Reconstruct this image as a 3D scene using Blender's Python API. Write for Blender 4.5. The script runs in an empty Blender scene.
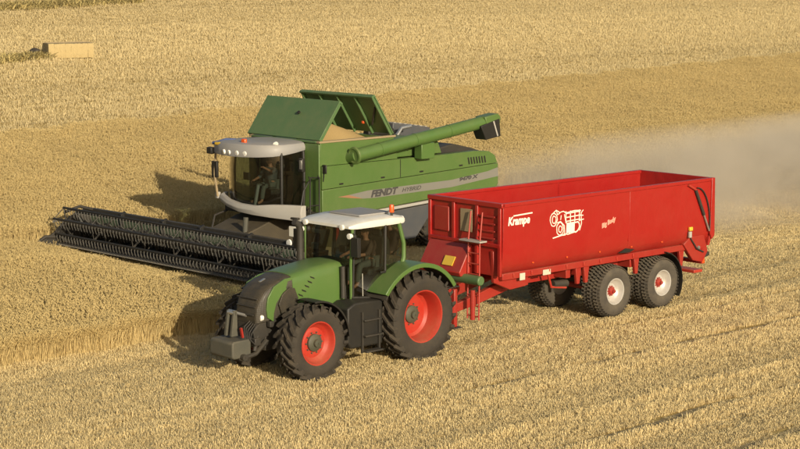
import bpy, bmesh, math, random
import numpy as np
from mathutils import Vector, Matrix
R = math.radians
rng = np.random.default_rng(7)
random.seed(7)
sc = bpy.context.scene
COL = sc.collection

# ------------------------------------------------------------------ camera
F_PX, PITCH, CAM_H = 1847.28, 8.0968, 8.7765
cam = bpy.data.cameras.new("camera")
cam.sensor_width = 36.0
cam.lens = 36.0 * F_PX / 800.0
cam.clip_start, cam.clip_end = 0.5, 6000
camo = bpy.data.objects.new("camera", cam)
COL.objects.link(camo)
camo.location = (0, 0, CAM_H)
camo.rotation_euler = (R(90 - PITCH), 0, 0)
sc.camera = camo

# ------------------------------------------------------------------ world and sun
SUN_AZ, SUN_EL = 64.5, 17.0          # azimuth from +X towards -Y (behind the camera)
sd = Vector((math.cos(R(SUN_AZ)) * math.cos(R(SUN_EL)), -math.sin(R(SUN_AZ)) * math.cos(R(SUN_EL)), math.sin(R(SUN_EL))))
world = bpy.data.worlds.new("World")
sc.world = world
world.use_nodes = True
wn = world.node_tree
sky = wn.nodes.new("ShaderNodeTexSky")
sky.sky_type = 'NISHITA'
sky.sun_disc = False
sky.sun_elevation = R(SUN_EL)
sky.sun_rotation = math.atan2(sd.x, sd.y)
sky.dust_density = 2.5
sky.air_density = 1.0
bg = wn.nodes["Background"]
bg.inputs[1].default_value = 0.085
wn.links.new(sky.outputs[0], bg.inputs[0])
sun = bpy.data.lights.new("sun", 'SUN')
sun.energy = 4.3
sun.angle = R(0.53)
sun.color = (1.0, 0.88, 0.68)
suno = bpy.data.objects.new("sun", sun)
COL.objects.link(suno)
suno.rotation_euler = (-sd).to_track_quat('-Z', 'Y').to_euler()
sc.view_settings.view_transform = 'Standard'
sc.view_settings.look = 'None'
sc.view_settings.exposure = 0.12
sc.view_settings.gamma = 1.0
sc.render.engine = 'CYCLES'
sc.cycles.max_bounces = 8
sc.cycles.volume_bounces = 1
sc.cycles.transparent_max_bounces = 24
sc.cycles.volume_step_rate = 1.0

# ------------------------------------------------------------------ where things stand
TRACTOR = (-0.3752, 41.3234, 223.925)     # rear axle on the ground, heading
TRAILER = (4.5623, 46.2097, 222.808)      # front axle
COMBINE = (-3.012, 54.395, 223.5)         # front axle
hx = R(COMBINE[2])
FW = np.array([math.cos(hx), math.sin(hx)])
LF = np.array([-FW[1], FW[0]])
SLOPE = 0.14
def terrain(x, y):
    k = -((x - COMBINE[0]) * LF[0] + (y - COMBINE[1]) * LF[1]) - 8
    return SLOPE * (np.sqrt(k * k + 16) + k) / 2 - SLOPE * 0.472
def to_wv(x, y):
    dx, dy = x - COMBINE[0], y - COMBINE[1]
    return dx * FW[0] + dy * FW[1], dx * LF[0] + dy * LF[1]
def from_wv(w, v):
    return COMBINE[0] + w * FW[0] + v * LF[0], COMBINE[1] + w * FW[1] + v * LF[1]

# ------------------------------------------------------------------ material helpers
def srgb(r, g, b):
    f = lambda c: (c / 255 / 12.92) if c / 255 <= 0.04045 else ((c / 255 + 0.055) / 1.055) ** 2.4
    return (f(r), f(g), f(b), 1)
def new_mat(name):
    m = bpy.data.materials.new(name)
    m.use_nodes = True
    nt = m.node_tree
    return m, nt, nt.nodes["Principled BSDF"]
def nd(nt, t, **kw):
    n = nt.nodes.new(t)
    for k, v in kw.items():
        setattr(n, k, v)
    return n
def setin(n, **kw):
    for k, v in kw.items():
        n.inputs[k.replace('_', ' ')].default_value = v
DUST = (0.36, 0.27, 0.14, 1)
def paint(name, col, rough=0.42, dust=0.25, coat=0.25, metallic=0.0, dscale=2.2, bump=0.0, dustcol=DUST, dent=0.0, mesh=False, splash=None):
    """Paint with a blotchy film of straw dust, thicker on upward faces."""
    m, nt, p = new_mat(name)
    L = nt.links.new
    tc = nd(nt, "ShaderNodeTexCoord")
    n1 = nd(nt, "ShaderNodeTexNoise"); setin(n1, Scale=dscale, Detail=6.0, Roughness=0.65)
    n2 = nd(nt, "ShaderNodeTexNoise"); setin(n2, Scale=dscale * 11, Detail=3.0, Roughness=0.6)
    L(tc.outputs['Object'], n1.inputs['Vector']); L(tc.outputs['Object'], n2.inputs['Vector'])
    geo = nd(nt, "ShaderNodeNewGeometry")
    sx = nd(nt, "ShaderNodeSeparateXYZ"); L(geo.outputs['Normal'], sx.inputs[0])
    up = nd(nt, "ShaderNodeMath", operation='MAXIMUM'); L(sx.outputs[2], up.inputs[0]); up.inputs[1].default_value = 0
    a = nd(nt, "ShaderNodeMath", operation='MULTIPLY_ADD'); L(up.outputs[0], a.inputs[0]); a.inputs[1].default_value = 0.9; a.inputs[2].default_value = 0.55
    r1 = nd(nt, "ShaderNodeMapRange"); L(n1.outputs['Fac'], r1.inputs[0]); setin(r1, From_Min=0.3, From_Max=0.75, To_Min=0.25, To_Max=1.15)
    r2 = nd(nt, "ShaderNodeMapRange"); L(n2.outputs['Fac'], r2.inputs[0]); setin(r2, From_Min=0.25, From_Max=0.8, To_Min=0.7, To_Max=1.2)
    b = nd(nt, "ShaderNodeMath", operation='MULTIPLY'); L(a.outputs[0], b.inputs[0]); L(r1.outputs[0], b.inputs[1])
    c = nd(nt, "ShaderNodeMath", operation='MULTIPLY'); L(b.outputs[0], c.inputs[0]); L(r2.outputs[0], c.inputs[1])
    if splash:          # dirt thrown up by the wheels, blotchy
        so = nd(nt, "ShaderNodeSeparateXYZ"); L(tc.outputs['Object'], so.inputs[0])
        sr = nd(nt, "ShaderNodeMapRange"); L(so.outputs[2], sr.inputs[0]); setin(sr, From_Min=splash[0], From_Max=splash[1], To_Min=1.0 + splash[2], To_Max=1.0)
        c2 = nd(nt, "ShaderNodeMath", operation='MULTIPLY'); L(c.outputs[0], c2.inputs[0]); L(sr.outputs[0], c2.inputs[1]); c = c2
    d = nd(nt, "ShaderNodeMath", operation='MULTIPLY', use_clamp=True); L(c.outputs[0], d.inputs[0]); d.inputs[1].default_value = dust
    mx = nd(nt, "ShaderNodeMix", data_type='RGBA'); L(d.outputs[0], mx.inputs[0]); mx.inputs[6].default_value = col; mx.inputs[7].default_value = dustcol
    L(mx.outputs[2], p.inputs['Base Color'])
    rr = nd(nt, "ShaderNodeMapRange"); L(d.outputs[0], rr.inputs[0]); setin(rr, To_Min=rough, To_Max=0.95)
    L(rr.outputs[0], p.inputs['Roughness'])
    p.inputs['Metallic'].default_value = metallic
    p.inputs['Coat Weight'].default_value = coat
    p.inputs['Coat Roughness'].default_value = 0.25
    if bump:
        bp = nd(nt, "ShaderNodeBump"); setin(bp, Strength=bump, Distance=0.01); L(n2.outputs['Fac'], bp.inputs['Height']); L(bp.outputs[0], p.inputs['Normal'])
    if dent:            # faint waviness of large sheet metal
        n3 = nd(nt, "ShaderNodeTexNoise"); setin(n3, Scale=1.6, Detail=2.0); L(tc.outputs['Object'], n3.inputs['Vector'])
        bp = nd(nt, "ShaderNodeBump"); setin(bp, Strength=dent, Distance=0.06); L(n3.outputs['Fac'], bp.inputs['Height']); L(bp.outputs[0], p.inputs['Normal']); L(bp.outputs[0], p.inputs['Coat Normal'])
    if mesh:            # fine perforated grille
        vo = nd(nt, "ShaderNodeTexVoronoi"); setin(vo, Scale=38.0, Randomness=0.0); L(tc.outputs['Object'], vo.inputs['Vector'])
        bp = nd(nt, "ShaderNodeBump"); setin(bp, Strength=0.7, Distance=0.012); L(vo.outputs['Distance'], bp.inputs['Height']); L(bp.outputs[0], p.inputs['Normal'])
    return m
def glass(name, tint, refl=0.12, rough=0.03):
    m, nt, p = new_mat(name)
    L = nt.links.new
    nt.nodes.remove(p)
    out = nt.nodes["Material Output"]
    t = nd(nt, "ShaderNodeBsdfTransparent"); t.inputs[0].default_value = tint
    g = nd(nt, "ShaderNodeBsdfGlossy"); g.inputs['Roughness'].default_value = rough
    fr = nd(nt, "ShaderNodeFresnel"); fr.inputs[0].default_value = 1.5
    nz = nd(nt, "ShaderNodeTexNoise"); setin(nz, Scale=1.5, Detail=4.0)
    dif = nd(nt, "ShaderNodeBsdfDiffuse"); dif.inputs[0].default_value = DUST
    m1 = nd(nt, "ShaderNodeMixShader"); m2 = nd(nt, "ShaderNodeMixShader")
    L(fr.outputs[0], m1.inputs[0]); L(t.outputs[0], m1.inputs[1]); L(g.outputs[0], m1.inputs[2])
    mr = nd(nt, "ShaderNodeMapRange"); L(nz.outputs['Fac'], mr.inputs[0]); setin(mr, From_Min=0.35, From_Max=0.8, To_Min=0.01, To_Max=refl)
    L(mr.outputs[0], m2.inputs[0]); L(m1.outputs[0], m2.inputs[1]); L(dif.outputs[0], m2.inputs[2])
    L(m2.outputs[0], out.inputs[0])
    return m
M = {}
M['green'] = paint('green_paint', (0.072, 0.150, 0.030, 1), dust=0.12)
M['green_dusty'] = paint('dusty_green_paint', (0.074, 0.146, 0.030, 1), rough=0.45, dust=0.16, coat=0.15, dscale=1.3, dent=0.5, splash=(1.3, 2.2, 0.9))
M['green_lid'] = paint('tank_lid_green', (0.066, 0.145, 0.048, 1), rough=0.5, dust=0.18, coat=0.1)
M['red'] = paint('red_paint', (0.345, 0.0095, 0.008, 1), rough=0.36, dust=0.07, coat=0.2, dscale=1.1, dent=0.6, splash=(1.4, 2.1, 1.6))
M['red_dusty'] = paint('dusty_red_paint', (0.32, 0.010, 0.007, 1), rough=0.45, dust=0.16, coat=0.15)
M['red_rim'] = paint('red_rim_paint', (0.41, 0.015, 0.008, 1), rough=0.45, dust=0.22, coat=0.3)
M['white'] = paint('white_paint', (0.78, 0.76, 0.68, 1), rough=0.4, dust=0.22, dscale=4.0)
M['silver'] = paint('silver_rim_paint', (0.62, 0.60, 0.55, 1), rough=0.36, dust=0.2, metallic=0.4)
M['grey'] = paint('grey_plastic', (0.29, 0.29, 0.29, 1), rough=0.5, dust=0.3, coat=0.05)
M['light_grey'] = paint('light_grey_paint', (0.40, 0.385, 0.35, 1), rough=0.5, dust=0.35, coat=0.05)
M['slate'] = paint('slate_grey_panel', (0.060, 0.066, 0.075, 1), rough=0.55, dust=0.18, coat=0.0)
M['weight'] = paint('cast_weight_grey', (0.060, 0.062, 0.050, 1), rough=0.65, dust=0.22, coat=0.0, bump=0.4)
M['dark'] = paint('dark_metal', (0.022, 0.021, 0.019, 1), rough=0.6, dust=0.12, coat=0.0)
M['black'] = paint('black_plastic', (0.009, 0.009, 0.008, 1), rough=0.55, dust=0.06, coat=0.0)
M['nose'] = paint('dark_grille', (0.024, 0.021, 0.015, 1), rough=0.5, dust=0.15, coat=0.05, dscale=5.0, mesh=True)
M['rubber'] = paint('tyre_rubber', (0.024, 0.021, 0.017, 1), rough=0.85, dust=0.34, coat=0.0, dscale=3.0, bump=0.5, dustcol=(0.15, 0.11, 0.06, 1))
M['rubber_trailer'] = paint('dusty_tyre_rubber', (0.045, 0.040, 0.034, 1), rough=0.9, dust=0.62, coat=0.0, dscale=3.0, bump=0.5, dustcol=(0.20, 0.16, 0.10, 1))
M['steel'] = paint('bright_steel', (0.55, 0.54, 0.50, 1), rough=0.35, dust=0.15, metallic=0.8, coat=0)
M['header_green'] = paint('header_green', (0.05, 0.085, 0.050, 1), rough=0.55, dust=0.22, coat=0.0)
M['tan_panel'] = paint('tan_dusty_panel', (0.30, 0.225, 0.125, 1), rough=0.7, dust=0.5, coat=0.0)
M['yellow'] = paint('yellow_plate', (0.75, 0.48, 0.04, 1), rough=0.4, dust=0.1)
M['orange'] = paint('orange_lens', (0.80, 0.10, 0.015, 1), rough=0.25, dust=0.08)
M['blue'] = paint('blue_reflection_paint', (0.05, 0.09, 0.22, 1), rough=0.4, dust=0.1)  # painted reflection colour for the corner of the combine roof
M['tine'] = paint('tine_grey', (0.09, 0.09, 0.085, 1), rough=0.45, dust=0.25, coat=0)
M['feeder'] = paint('shaded_brown_dusty_metal', (0.050, 0.040, 0.024, 1), rough=0.7, dust=0.14, coat=0)  # dusty brown, with the shade under the cab darkened into the base colour
M['hub'] = paint('olive_hub_paint', (0.045, 0.050, 0.034, 1), rough=0.6, dust=0.2, coat=0)
M['lamp'] = paint('lamp_lens', (0.80, 0.78, 0.70, 1), rough=0.2, dust=0.05)
M['letter_dark'] = paint('dark_lettering', (0.05, 0.05, 0.05, 1), rough=0.5, dust=0.15, coat=0)
M['letter_white'] = paint('white_lettering', (0.85, 0.80, 0.66, 1), rough=0.5, dust=0.05, coat=0)
M['reflector'] = paint('cream_reflector', (0.62, 0.56, 0.44, 1), rough=0.4, dust=0.2, coat=0)
M['letter_pink'] = paint('pale_red_lettering', (0.75, 0.33, 0.24, 1), rough=0.5, dust=0.05, coat=0)
M['stripe'] = paint('grey_stripe', (0.19, 0.185, 0.16, 1), rough=0.5, dust=0.25, coat=0)
M['stripe_red'] = paint('red_stripe_tip', (0.32, 0.15, 0.08, 1), rough=0.5, dust=0.3, coat=0)
M['hose'] = paint('rubber_hose', (0.02, 0.02, 0.02, 1), rough=0.6, dust=0.1, coat=0)
M['skin'] = paint('skin', (0.45, 0.20, 0.12, 1), rough=0.55, dust=0.0, coat=0)
M['hair'] = paint('brown_hair', (0.05, 0.03, 0.018, 1), rough=0.7, dust=0.0, coat=0)
M['shirt'] = paint('dark_work_shirt', (0.10, 0.055, 0.045, 1), rough=0.85, dust=0.1, coat=0)
M['shirt_blue'] = paint('grey_blue_work_shirt', (0.10, 0.11, 0.12, 1), rough=0.85, dust=0.1, coat=0)
M['trousers'] = paint('grey_work_trousers', (0.13, 0.135, 0.12, 1), rough=0.9, dust=0.1, coat=0)
M['glass'] = glass('cab_glass', (0.42, 0.47, 0.42, 1), 0.03)
M['glass_dark'] = glass('tinted_cab_glass', (0.40, 0.46, 0.41, 1), 0.025)

# ------------------------------------------------------------------ mesh helpers
class MB:
    """Collects shapes in local metres; build() links them as ONE mesh object."""
    def __init__(self):
        self.v, self.f = [], []
    def add(self, vs, fs):
        o = len(self.v)
        self.v += [tuple(map(float, q)) for q in vs]
        self.f += [tuple(i + o for i in q) for q in fs]
        return self
    def box(self, c, s, rot=None):
        h = [Vector((sx * s[0] / 2, sy * s[1] / 2, sz * s[2] / 2)) for sx in (-1, 1) for sy in (-1, 1) for sz in (-1, 1)]
        if rot is not None:
            m = rot if isinstance(rot, Matrix) else Matrix.Rotation(rot[2], 3, 'Z') @ Matrix.Rotation(rot[1], 3, 'Y') @ Matrix.Rotation(rot[0], 3, 'X')
            h = [m @ q for q in h]
        c = Vector(c)
        return self.add([q + c for q in h], [(0, 1, 3, 2), (4, 6, 7, 5), (0, 4, 5, 1), (2, 3, 7, 6), (0, 2, 6, 4), (1, 5, 7, 3)])
    def span(self, x0, x1, y0, y1, z0, z1):
        return self.box(((x0 + x1) / 2, (y0 + y1) / 2, (z0 + z1) / 2), (abs(x1 - x0), abs(y1 - y0), abs(z1 - z0)))
    def prism(self, poly, axis, a, b):
        """polygon in the two other axes (in xyz order) extruded along axis from a to b"""
        n = len(poly)
        def pt(q, t):
            l = list(q); l.insert(axis, t); return l
        vs = [pt(q, a) for q in poly] + [pt(q, b) for q in poly]
        fs = [tuple(range(n)), tuple(range(2 * n - 1, n - 1, -1))] + [(i, i + n, (i + 1) % n + n, (i + 1) % n) for i in range(n)]
        return self.add(vs, fs)
    def loft(self, rings, cap=True, closed=True):
        n = len(rings[0]); vs = [q for r in rings for q in r]; fs = []
        for k in range(len(rings) - 1):
            for i in range(n if closed else n - 1):
                j = (i + 1) % n
                fs.append((k * n + i, k * n + j, (k + 1) * n + j, (k + 1) * n + i))
        if cap and closed:
            fs.append(tuple(range(n - 1, -1, -1))); fs.append(tuple((len(rings) - 1) * n + i for i in range(n)))
        return self.add(vs, fs)
    def tube(self, path, r, n=8, cap=True):
        P = [Vector(q) for q in path]; rings = []
        rr = r if isinstance(r, (list, tuple)) else [r] * len(P)
        nrm = None
        for i, q in enumerate(P):
            d = ((P[i + 1] if i + 1 < len(P) else q) - (P[i - 1] if i else q)).normalized()
            if nrm is None:
                nrm = d.cross(Vector((0, 0, 1)) if abs(d.z) < 0.9 else Vector((1, 0, 0))).normalized()
            else:
                nrm = (nrm - d * nrm.dot(d)).normalized()
            b = d.cross(nrm)
            rings.append([q + (nrm * math.cos(a) + b * math.sin(a)) * rr[i] for a in [2 * math.pi * k / n for k in range(n)]])
        return self.loft(rings, cap)
    def lathe(self, prof, c, axis=1, n=36, cap=False):
        """profile of (radius, offset along axis)"""
        c = Vector(c); rings = []
        for r, t in prof:
            ring = []
            for k in range(n):
                a = 2 * math.pi * k / n
                q = [r * math.cos(a), r * math.sin(a)]; q.insert(axis, t)
                ring.append(c + Vector(q))
            rings.append(ring)
        return self.loft(rings, cap)
    def build(self, name, mat, parent=None, bevel=0.0, seg=2, smooth=35, mats=None):
        me = bpy.data.meshes.new(name)
        me.from_pydata(self.v, [], self.f)
        bm = bmesh.new(); bm.from_mesh(me)
        bmesh.ops.recalc_face_normals(bm, faces=bm.faces)
        bm.to_mesh(me); bm.free()
        for q in (mats or [mat]):
            me.materials.append(M[q] if isinstance(q, str) else q)
        o = bpy.data.objects.new(name, me)
        COL.objects.link(o)
        if parent:
            o.parent = parent
        if smooth:
            me.polygons.foreach_set('use_smooth', [True] * len(me.polygons))
            me.set_sharp_from_angle(angle=R(smooth))
        if bevel:
            b = o.modifiers.new('bevel', 'BEVEL'); b.width = bevel; b.segments = seg; b.limit_method = 'ANGLE'; b.angle_limit = R(40)
            b.harden_normals = False
        return o
def empty(name, loc=(0, 0, 0), rz=0, parent=None):
    o = bpy.data.objects.new(name, None); COL.objects.link(o)
    o.empty_display_size = 0.3
    o.location = loc; o.rotation_euler = (0, 0, rz)
    if parent: o.parent = parent
    return o
def tag(o, label=None, cat=None, group=None, kind=None):
    for k, v in (('label', label), ('category', cat), ('group', group), ('kind', kind)):
        if v: o[k] = v
    return o
def lettering(body, size, origin, parent, mat, shear=0.0, bold=0.0, tilt=0.0, thick=0.002, name='lettering', width=None):
    """Flat letters on a face that looks towards +y, read from the front of the vehicle to its rear."""
    cu = bpy.data.curves.new(name, 'FONT')
    cu.body = body; cu.size = size; cu.shear = shear; cu.offset = bold; cu.extrude = thick; cu.resolution_u = 3
    cu.materials.append(M[mat])
    o = bpy.data.objects.new(name, cu); COL.objects.link(o)
    o.parent = parent
    m = Matrix(((-1, 0, 0), (0, 0, 1), (0, 1, 0))) @ Matrix.Rotation(tilt, 3, 'Z')
    o.matrix_local = Matrix.Translation(origin) @ m.to_4x4()
    if width:
        bpy.context.view_layer.update()
        o.scale.x = width / max(o.dimensions.x, 1e-3)
    bpy.context.view_layer.update()
    me = bpy.data.meshes.new_from_object(o.evaluated_get(bpy.context.evaluated_depsgraph_get()))
    q = bpy.data.objects.new(name, me); COL.objects.link(q); q.parent = parent; q.matrix_local = o.matrix_local.copy()
    bpy.data.objects.remove(o)
    q.name = name
    return q

# ------------------------------------------------------------------ the ground
def field_material():
    m, nt, p = new_mat('stubble_field')
    L = nt.links.new
    tc = nd(nt, "ShaderNodeTexCoord")
    mp = nd(nt, "ShaderNodeMapping"); mp.vector_type = 'POINT'
    mp.inputs['Rotation'].default_value = (0, 0, -hx)
    L(tc.outputs['Object'], mp.inputs[0])                  # x along the rows, y across them
    def noise(sx, sy, detail, rough=0.6):
        s = nd(nt, "ShaderNodeMapping"); s.inputs['Scale'].default_value = (sx, sy, 1); L(mp.outputs[0], s.inputs[0])
        n = nd(nt, "ShaderNodeTexNoise"); setin(n, Scale=1.0, Detail=detail, Roughness=rough); L(s.outputs[0], n.inputs['Vector'])
        return n.outputs['Fac']
    swath = noise(0.012, 0.30, 4.0, 0.65)
    band = noise(0.004, 0.055, 3.0)
    patch = noise(0.05, 0.09, 5.0)
    grain = noise(2.2, 9.0, 4.0, 0.7)
    fine = noise(9.0, 30.0, 2.0, 0.7)
    def ramp(src, lo, hi, c0, c1):
        r = nd(nt, "ShaderNodeMapRange"); L(src, r.inputs[0]); setin(r, From_Min=lo, From_Max=hi)
        x = nd(nt, "ShaderNodeMix", data_type='RGBA'); L(r.outputs[0], x.inputs[0]); x.inputs[6].default_value = c0; x.inputs[7].default_value = c1
        return x
    a = ramp(swath, 0.33, 0.66, (0.50, 0.37, 0.135, 1), (0.62, 0.48, 0.21, 1))
    b = ramp(band, 0.35, 0.65, (0.82, 0.80, 0.74, 1), (1.04, 1.03, 1.02, 1))
    c = ramp(patch, 0.3, 0.7, (0.88, 0.87, 0.84, 1), (1.06, 1.05, 1.03, 1))
    g = ramp(grain, 0.3, 0.72, (0.72, 0.68, 0.60, 1), (1.1, 1.1, 1.1, 1))
    h = ramp(fine, 0.3, 0.7, (0.72, 0.70, 0.66, 1), (1.12, 1.12, 1.12, 1))
    cur = a.outputs[2]
    for q in (b, c, g, h):
        mul = nd(nt, "ShaderNodeMix", data_type='RGBA', blend_type='MULTIPLY'); mul.inputs[0].default_value = 1
        L(cur, mul.inputs[6]); L(q.outputs[2], mul.inputs[7]); cur = mul.outputs[2]
    L(cur, p.inputs['Base Color'])
    p.inputs['Roughness'].default_value = 0.95
    p.inputs['Specular IOR Level'].default_value = 0.1
    bp = nd(nt, "ShaderNodeBump"); setin(bp, Strength=0.8, Distance=0.06)
    ad = nd(nt, "ShaderNodeMath", operation='ADD'); L(grain, ad.inputs[0]); L(swath, ad.inputs[1]); L(ad.outputs[0], bp.inputs['Height'])
    L(bp.outputs[0], p.inputs['Normal'])
    return m
def build_field():
    ys = np.unique(np.concatenate([np.linspace(-60, 20, 9), np.linspace(20, 120, 101), np.geomspace(120, 2500, 60)]))
    xs = np.unique(np.concatenate([-np.geomspace(60, 1500, 25), np.linspace(-60, 60, 81), np.geomspace(60, 1500, 25)]))
    X, Y = np.meshgrid(xs, ys)
    far = np.clip((np.hypot(X, Y) - 230) / 300, 0, 1); far = far * far * (3 - 2 * far)
    Z = np.minimum(terrain(X, Y), 40) * (1 - far) + far * 16.0
    n, k = X.shape
    mb = MB()
    mb.v = list(map(tuple, np.c_[X.ravel(), Y.ravel(), Z.ravel()].tolist()))
    mb.f = [(i * k + j, i * k + j + 1, (i + 1) * k + j + 1, (i + 1) * k + j) for i in range(n - 1) for j in range(k - 1)]
    o = mb.build('field', field_material(), smooth=80)
    tag(o, 'cut stubble field with rows running under the tractor and up the slope', 'field', kind='structure')
build_field()

def build_tracks():
    m, nt, p = new_mat('pressed_soil')
    tc = nd(nt, "ShaderNodeTexCoord"); nz = nd(nt, "ShaderNodeTexNoise"); setin(nz, Scale=7.0, Detail=5.0, Roughness=0.7); nt.links.new(tc.outputs['Object'], nz.inputs['Vector'])
    rp = nd(nt, "ShaderNodeMix", data_type='RGBA'); nt.links.new(nz.outputs['Fac'], rp.inputs[0]); rp.inputs[6].default_value = (0.20, 0.145, 0.065, 1); rp.inputs[7].default_value = (0.42, 0.32, 0.15, 1)
    nt.links.new(rp.outputs[2], p.inputs['Base Color']); p.inputs['Roughness'].default_value = .95
    for v0 in TRACKS:
        a, b = [], []
        for w in np.linspace(-32, {13.15: 1, 15.42: 9}.get(v0, 22), 110):
            c = v0 - .05 * math.sin(w * .35) - .04 * math.sin(w * 1.3); hw = .11 + .03 * math.sin(w * 2.1 + v0) + random.uniform(-.02, .02)
            for l, o in ((a, -hw), (b, hw)):
                x, y = from_wv(w, c + o); l.append((x, y, float(terrain(x, y)) + .006))
        o = MB().loft([a, b], False, False).build('track', m, smooth=0)
        tag(o, {13.15: 'pressed wheel track left behind the near wheels of the trailer', 15.42: 'narrow wheel track in the stubble next out from the trailer', 19.72: 'third narrow wheel track in the stubble out from the trailer'}.get(v0, 'outermost narrow wheel track across the corner of the stubble'), 'track', kind='structure')
TRACKS = [13.15, 15.42, 19.72, 21.95]
build_tracks()

# ------------------------------------------------------------------ straw and wheat (stuff)
def straw_material(name, stem, ear, var=0.25, trans=0.15):
    m, nt, p = new_mat(name)
    L = nt.links.new
    at = nd(nt, "ShaderNodeAttribute", attribute_name='ear')
    mx = nd(nt, "ShaderNodeMix", data_type='RGBA'); L(at.outputs['Fac'], mx.inputs[0]); mx.inputs[6].default_value = stem; mx.inputs[7].default_value = ear
    ti = nd(nt, "ShaderNodeAttribute", attribute_name='tint', attribute_type='INSTANCER')
    mr = nd(nt, "ShaderNodeMapRange"); L(ti.outputs['Fac'], mr.inputs[0]); setin(mr, To_Min=1 - var, To_Max=1 + var)
    mul = nd(nt, "ShaderNodeVectorMath", operation='SCALE'); L(mx.outputs[2], mul.inputs[0]); L(mr.outputs[0], mul.inputs['Scale'])
    L(mul.outputs[0], p.inputs['Base Color'])
    p.inputs['Roughness'].default_value = 0.75
    p.inputs['Specular IOR Level'].default_value = 0.2
    return m
M['stubble'] = straw_material('straw_stubble', (0.71, 0.565, 0.29, 1), (0.62, 0.485, 0.235, 1))
M['stubble_far'] = straw_material('pale_straw_stubble', (0.58, 0.47, 0.25, 1), (0.53, 0.425, 0.22, 1), 0.22)
M['wheat'] = straw_material('ripe_wheat', (0.56, 0.425, 0.19, 1), (0.50, 0.375, 0.16, 1), 0.15)
M['verge'] = straw_material('verge_grass', (0.33, 0.27, 0.105, 1), (0.36, 0.27, 0.115, 1), 0.3)
SRC = bpy.data.collections.new("tuft_sources")      # not linked to the scene: only instanced
def tuft(name, mat, n, hmin, hmax, spread, lean, width, ear=0.0, litter=0, along=None):
    """a clump of stalks, or with along= a stretch of a drilled row lying on local x"""
    vs, fs, e = [], [], []
    for k in range(n):
        a = random.uniform(0, 6.283); rr = spread * math.sqrt(random.random())
        b = Vector((rr * math.cos(a), rr * math.sin(a), -0.02)) if along is None else Vector((random.uniform(-along, along), random.gauss(0, spread), -0.02))
        h = random.uniform(hmin, hmax)
        la = random.uniform(0, 6.283); ll = random.random() * lean * h
        top = b + Vector((ll * math.cos(la), ll * math.sin(la), h))
        fa = random.uniform(0, 3.14159); w = Vector((math.cos(fa), math.sin(fa), 0)) * width * 0.5 * random.uniform(0.8, 1.3)
        o = len(vs)
        mid = b.lerp(top, 0.55) - Vector((ll * math.cos(la), ll * math.sin(la), 0)) * 0.12
        vs += [b - w, b + w, mid - w, mid + w, top - w * 0.8, top + w * 0.8]
        fs += [(o, o + 1, o + 3, o + 2), (o + 2, o + 3, o + 5, o + 4)]
        tone = random.random() * 0.6 if not ear else random.random() * 0.3
        e += [tone] * 6
        if ear:
            d = Vector((math.cos(la), math.sin(la), random.uniform(0.3, 1.6))).normalized()
            tip = top + d * ear
            c1 = top.lerp(tip, 0.45)
            s = d.cross(Vector((0, 0, 1))).normalized() * width * 1.25; u = s.cross(d).normalized() * width * 1.25
            o = len(vs)
            vs += [top, c1 + s, c1 + u, c1 - s, c1 - u, tip]
            fs += [(o, o + 1, o + 2), (o, o + 2, o + 3), (o, o + 3, o + 4), (o, o + 4, o + 1), (o + 5, o + 2, o + 1), (o + 5, o + 3, o + 2), (o + 5, o + 4, o + 3), (o + 5, o + 1, o + 4)]
            e += [0.6 + 0.4 * random.random()] * 6
    for k in range(litter):
        a = random.uniform(0, 6.283); l = random.uniform(0.06, 0.2)
        c = Vector((random.uniform(-1, 1) * (along or spread * 1.4), random.uniform(-1, 1) * spread * 1.4, random.uniform(0.015, 0.06)))
        d = Vector((math.cos(a), math.sin(a), random.uniform(-0.2, 0.3))) * l / 2; s = Vector((-math.sin(a), math.cos(a), 0)) * width * 0.6
        o = len(vs); vs += [c - d - s, c - d + s, c + d + s, c + d - s]; fs += [(o, o + 1, o + 2, o + 3)]; e += [random.random() * 0.4] * 4
    me = bpy.data.meshes.new(name); me.from_pydata([tuple(q) for q in vs], [], fs); me.materials.append(M[mat])
    at = me.attributes.new('ear', 'FLOAT', 'POINT'); at.data.foreach_set('value', e)
    ob = bpy.data.objects.new(name, me)
    return ob
def tuft_collection(name, makers):
    c = bpy.data.collections.new(name)
    for m_ in makers: c.objects.link(m_)
    return c
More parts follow.
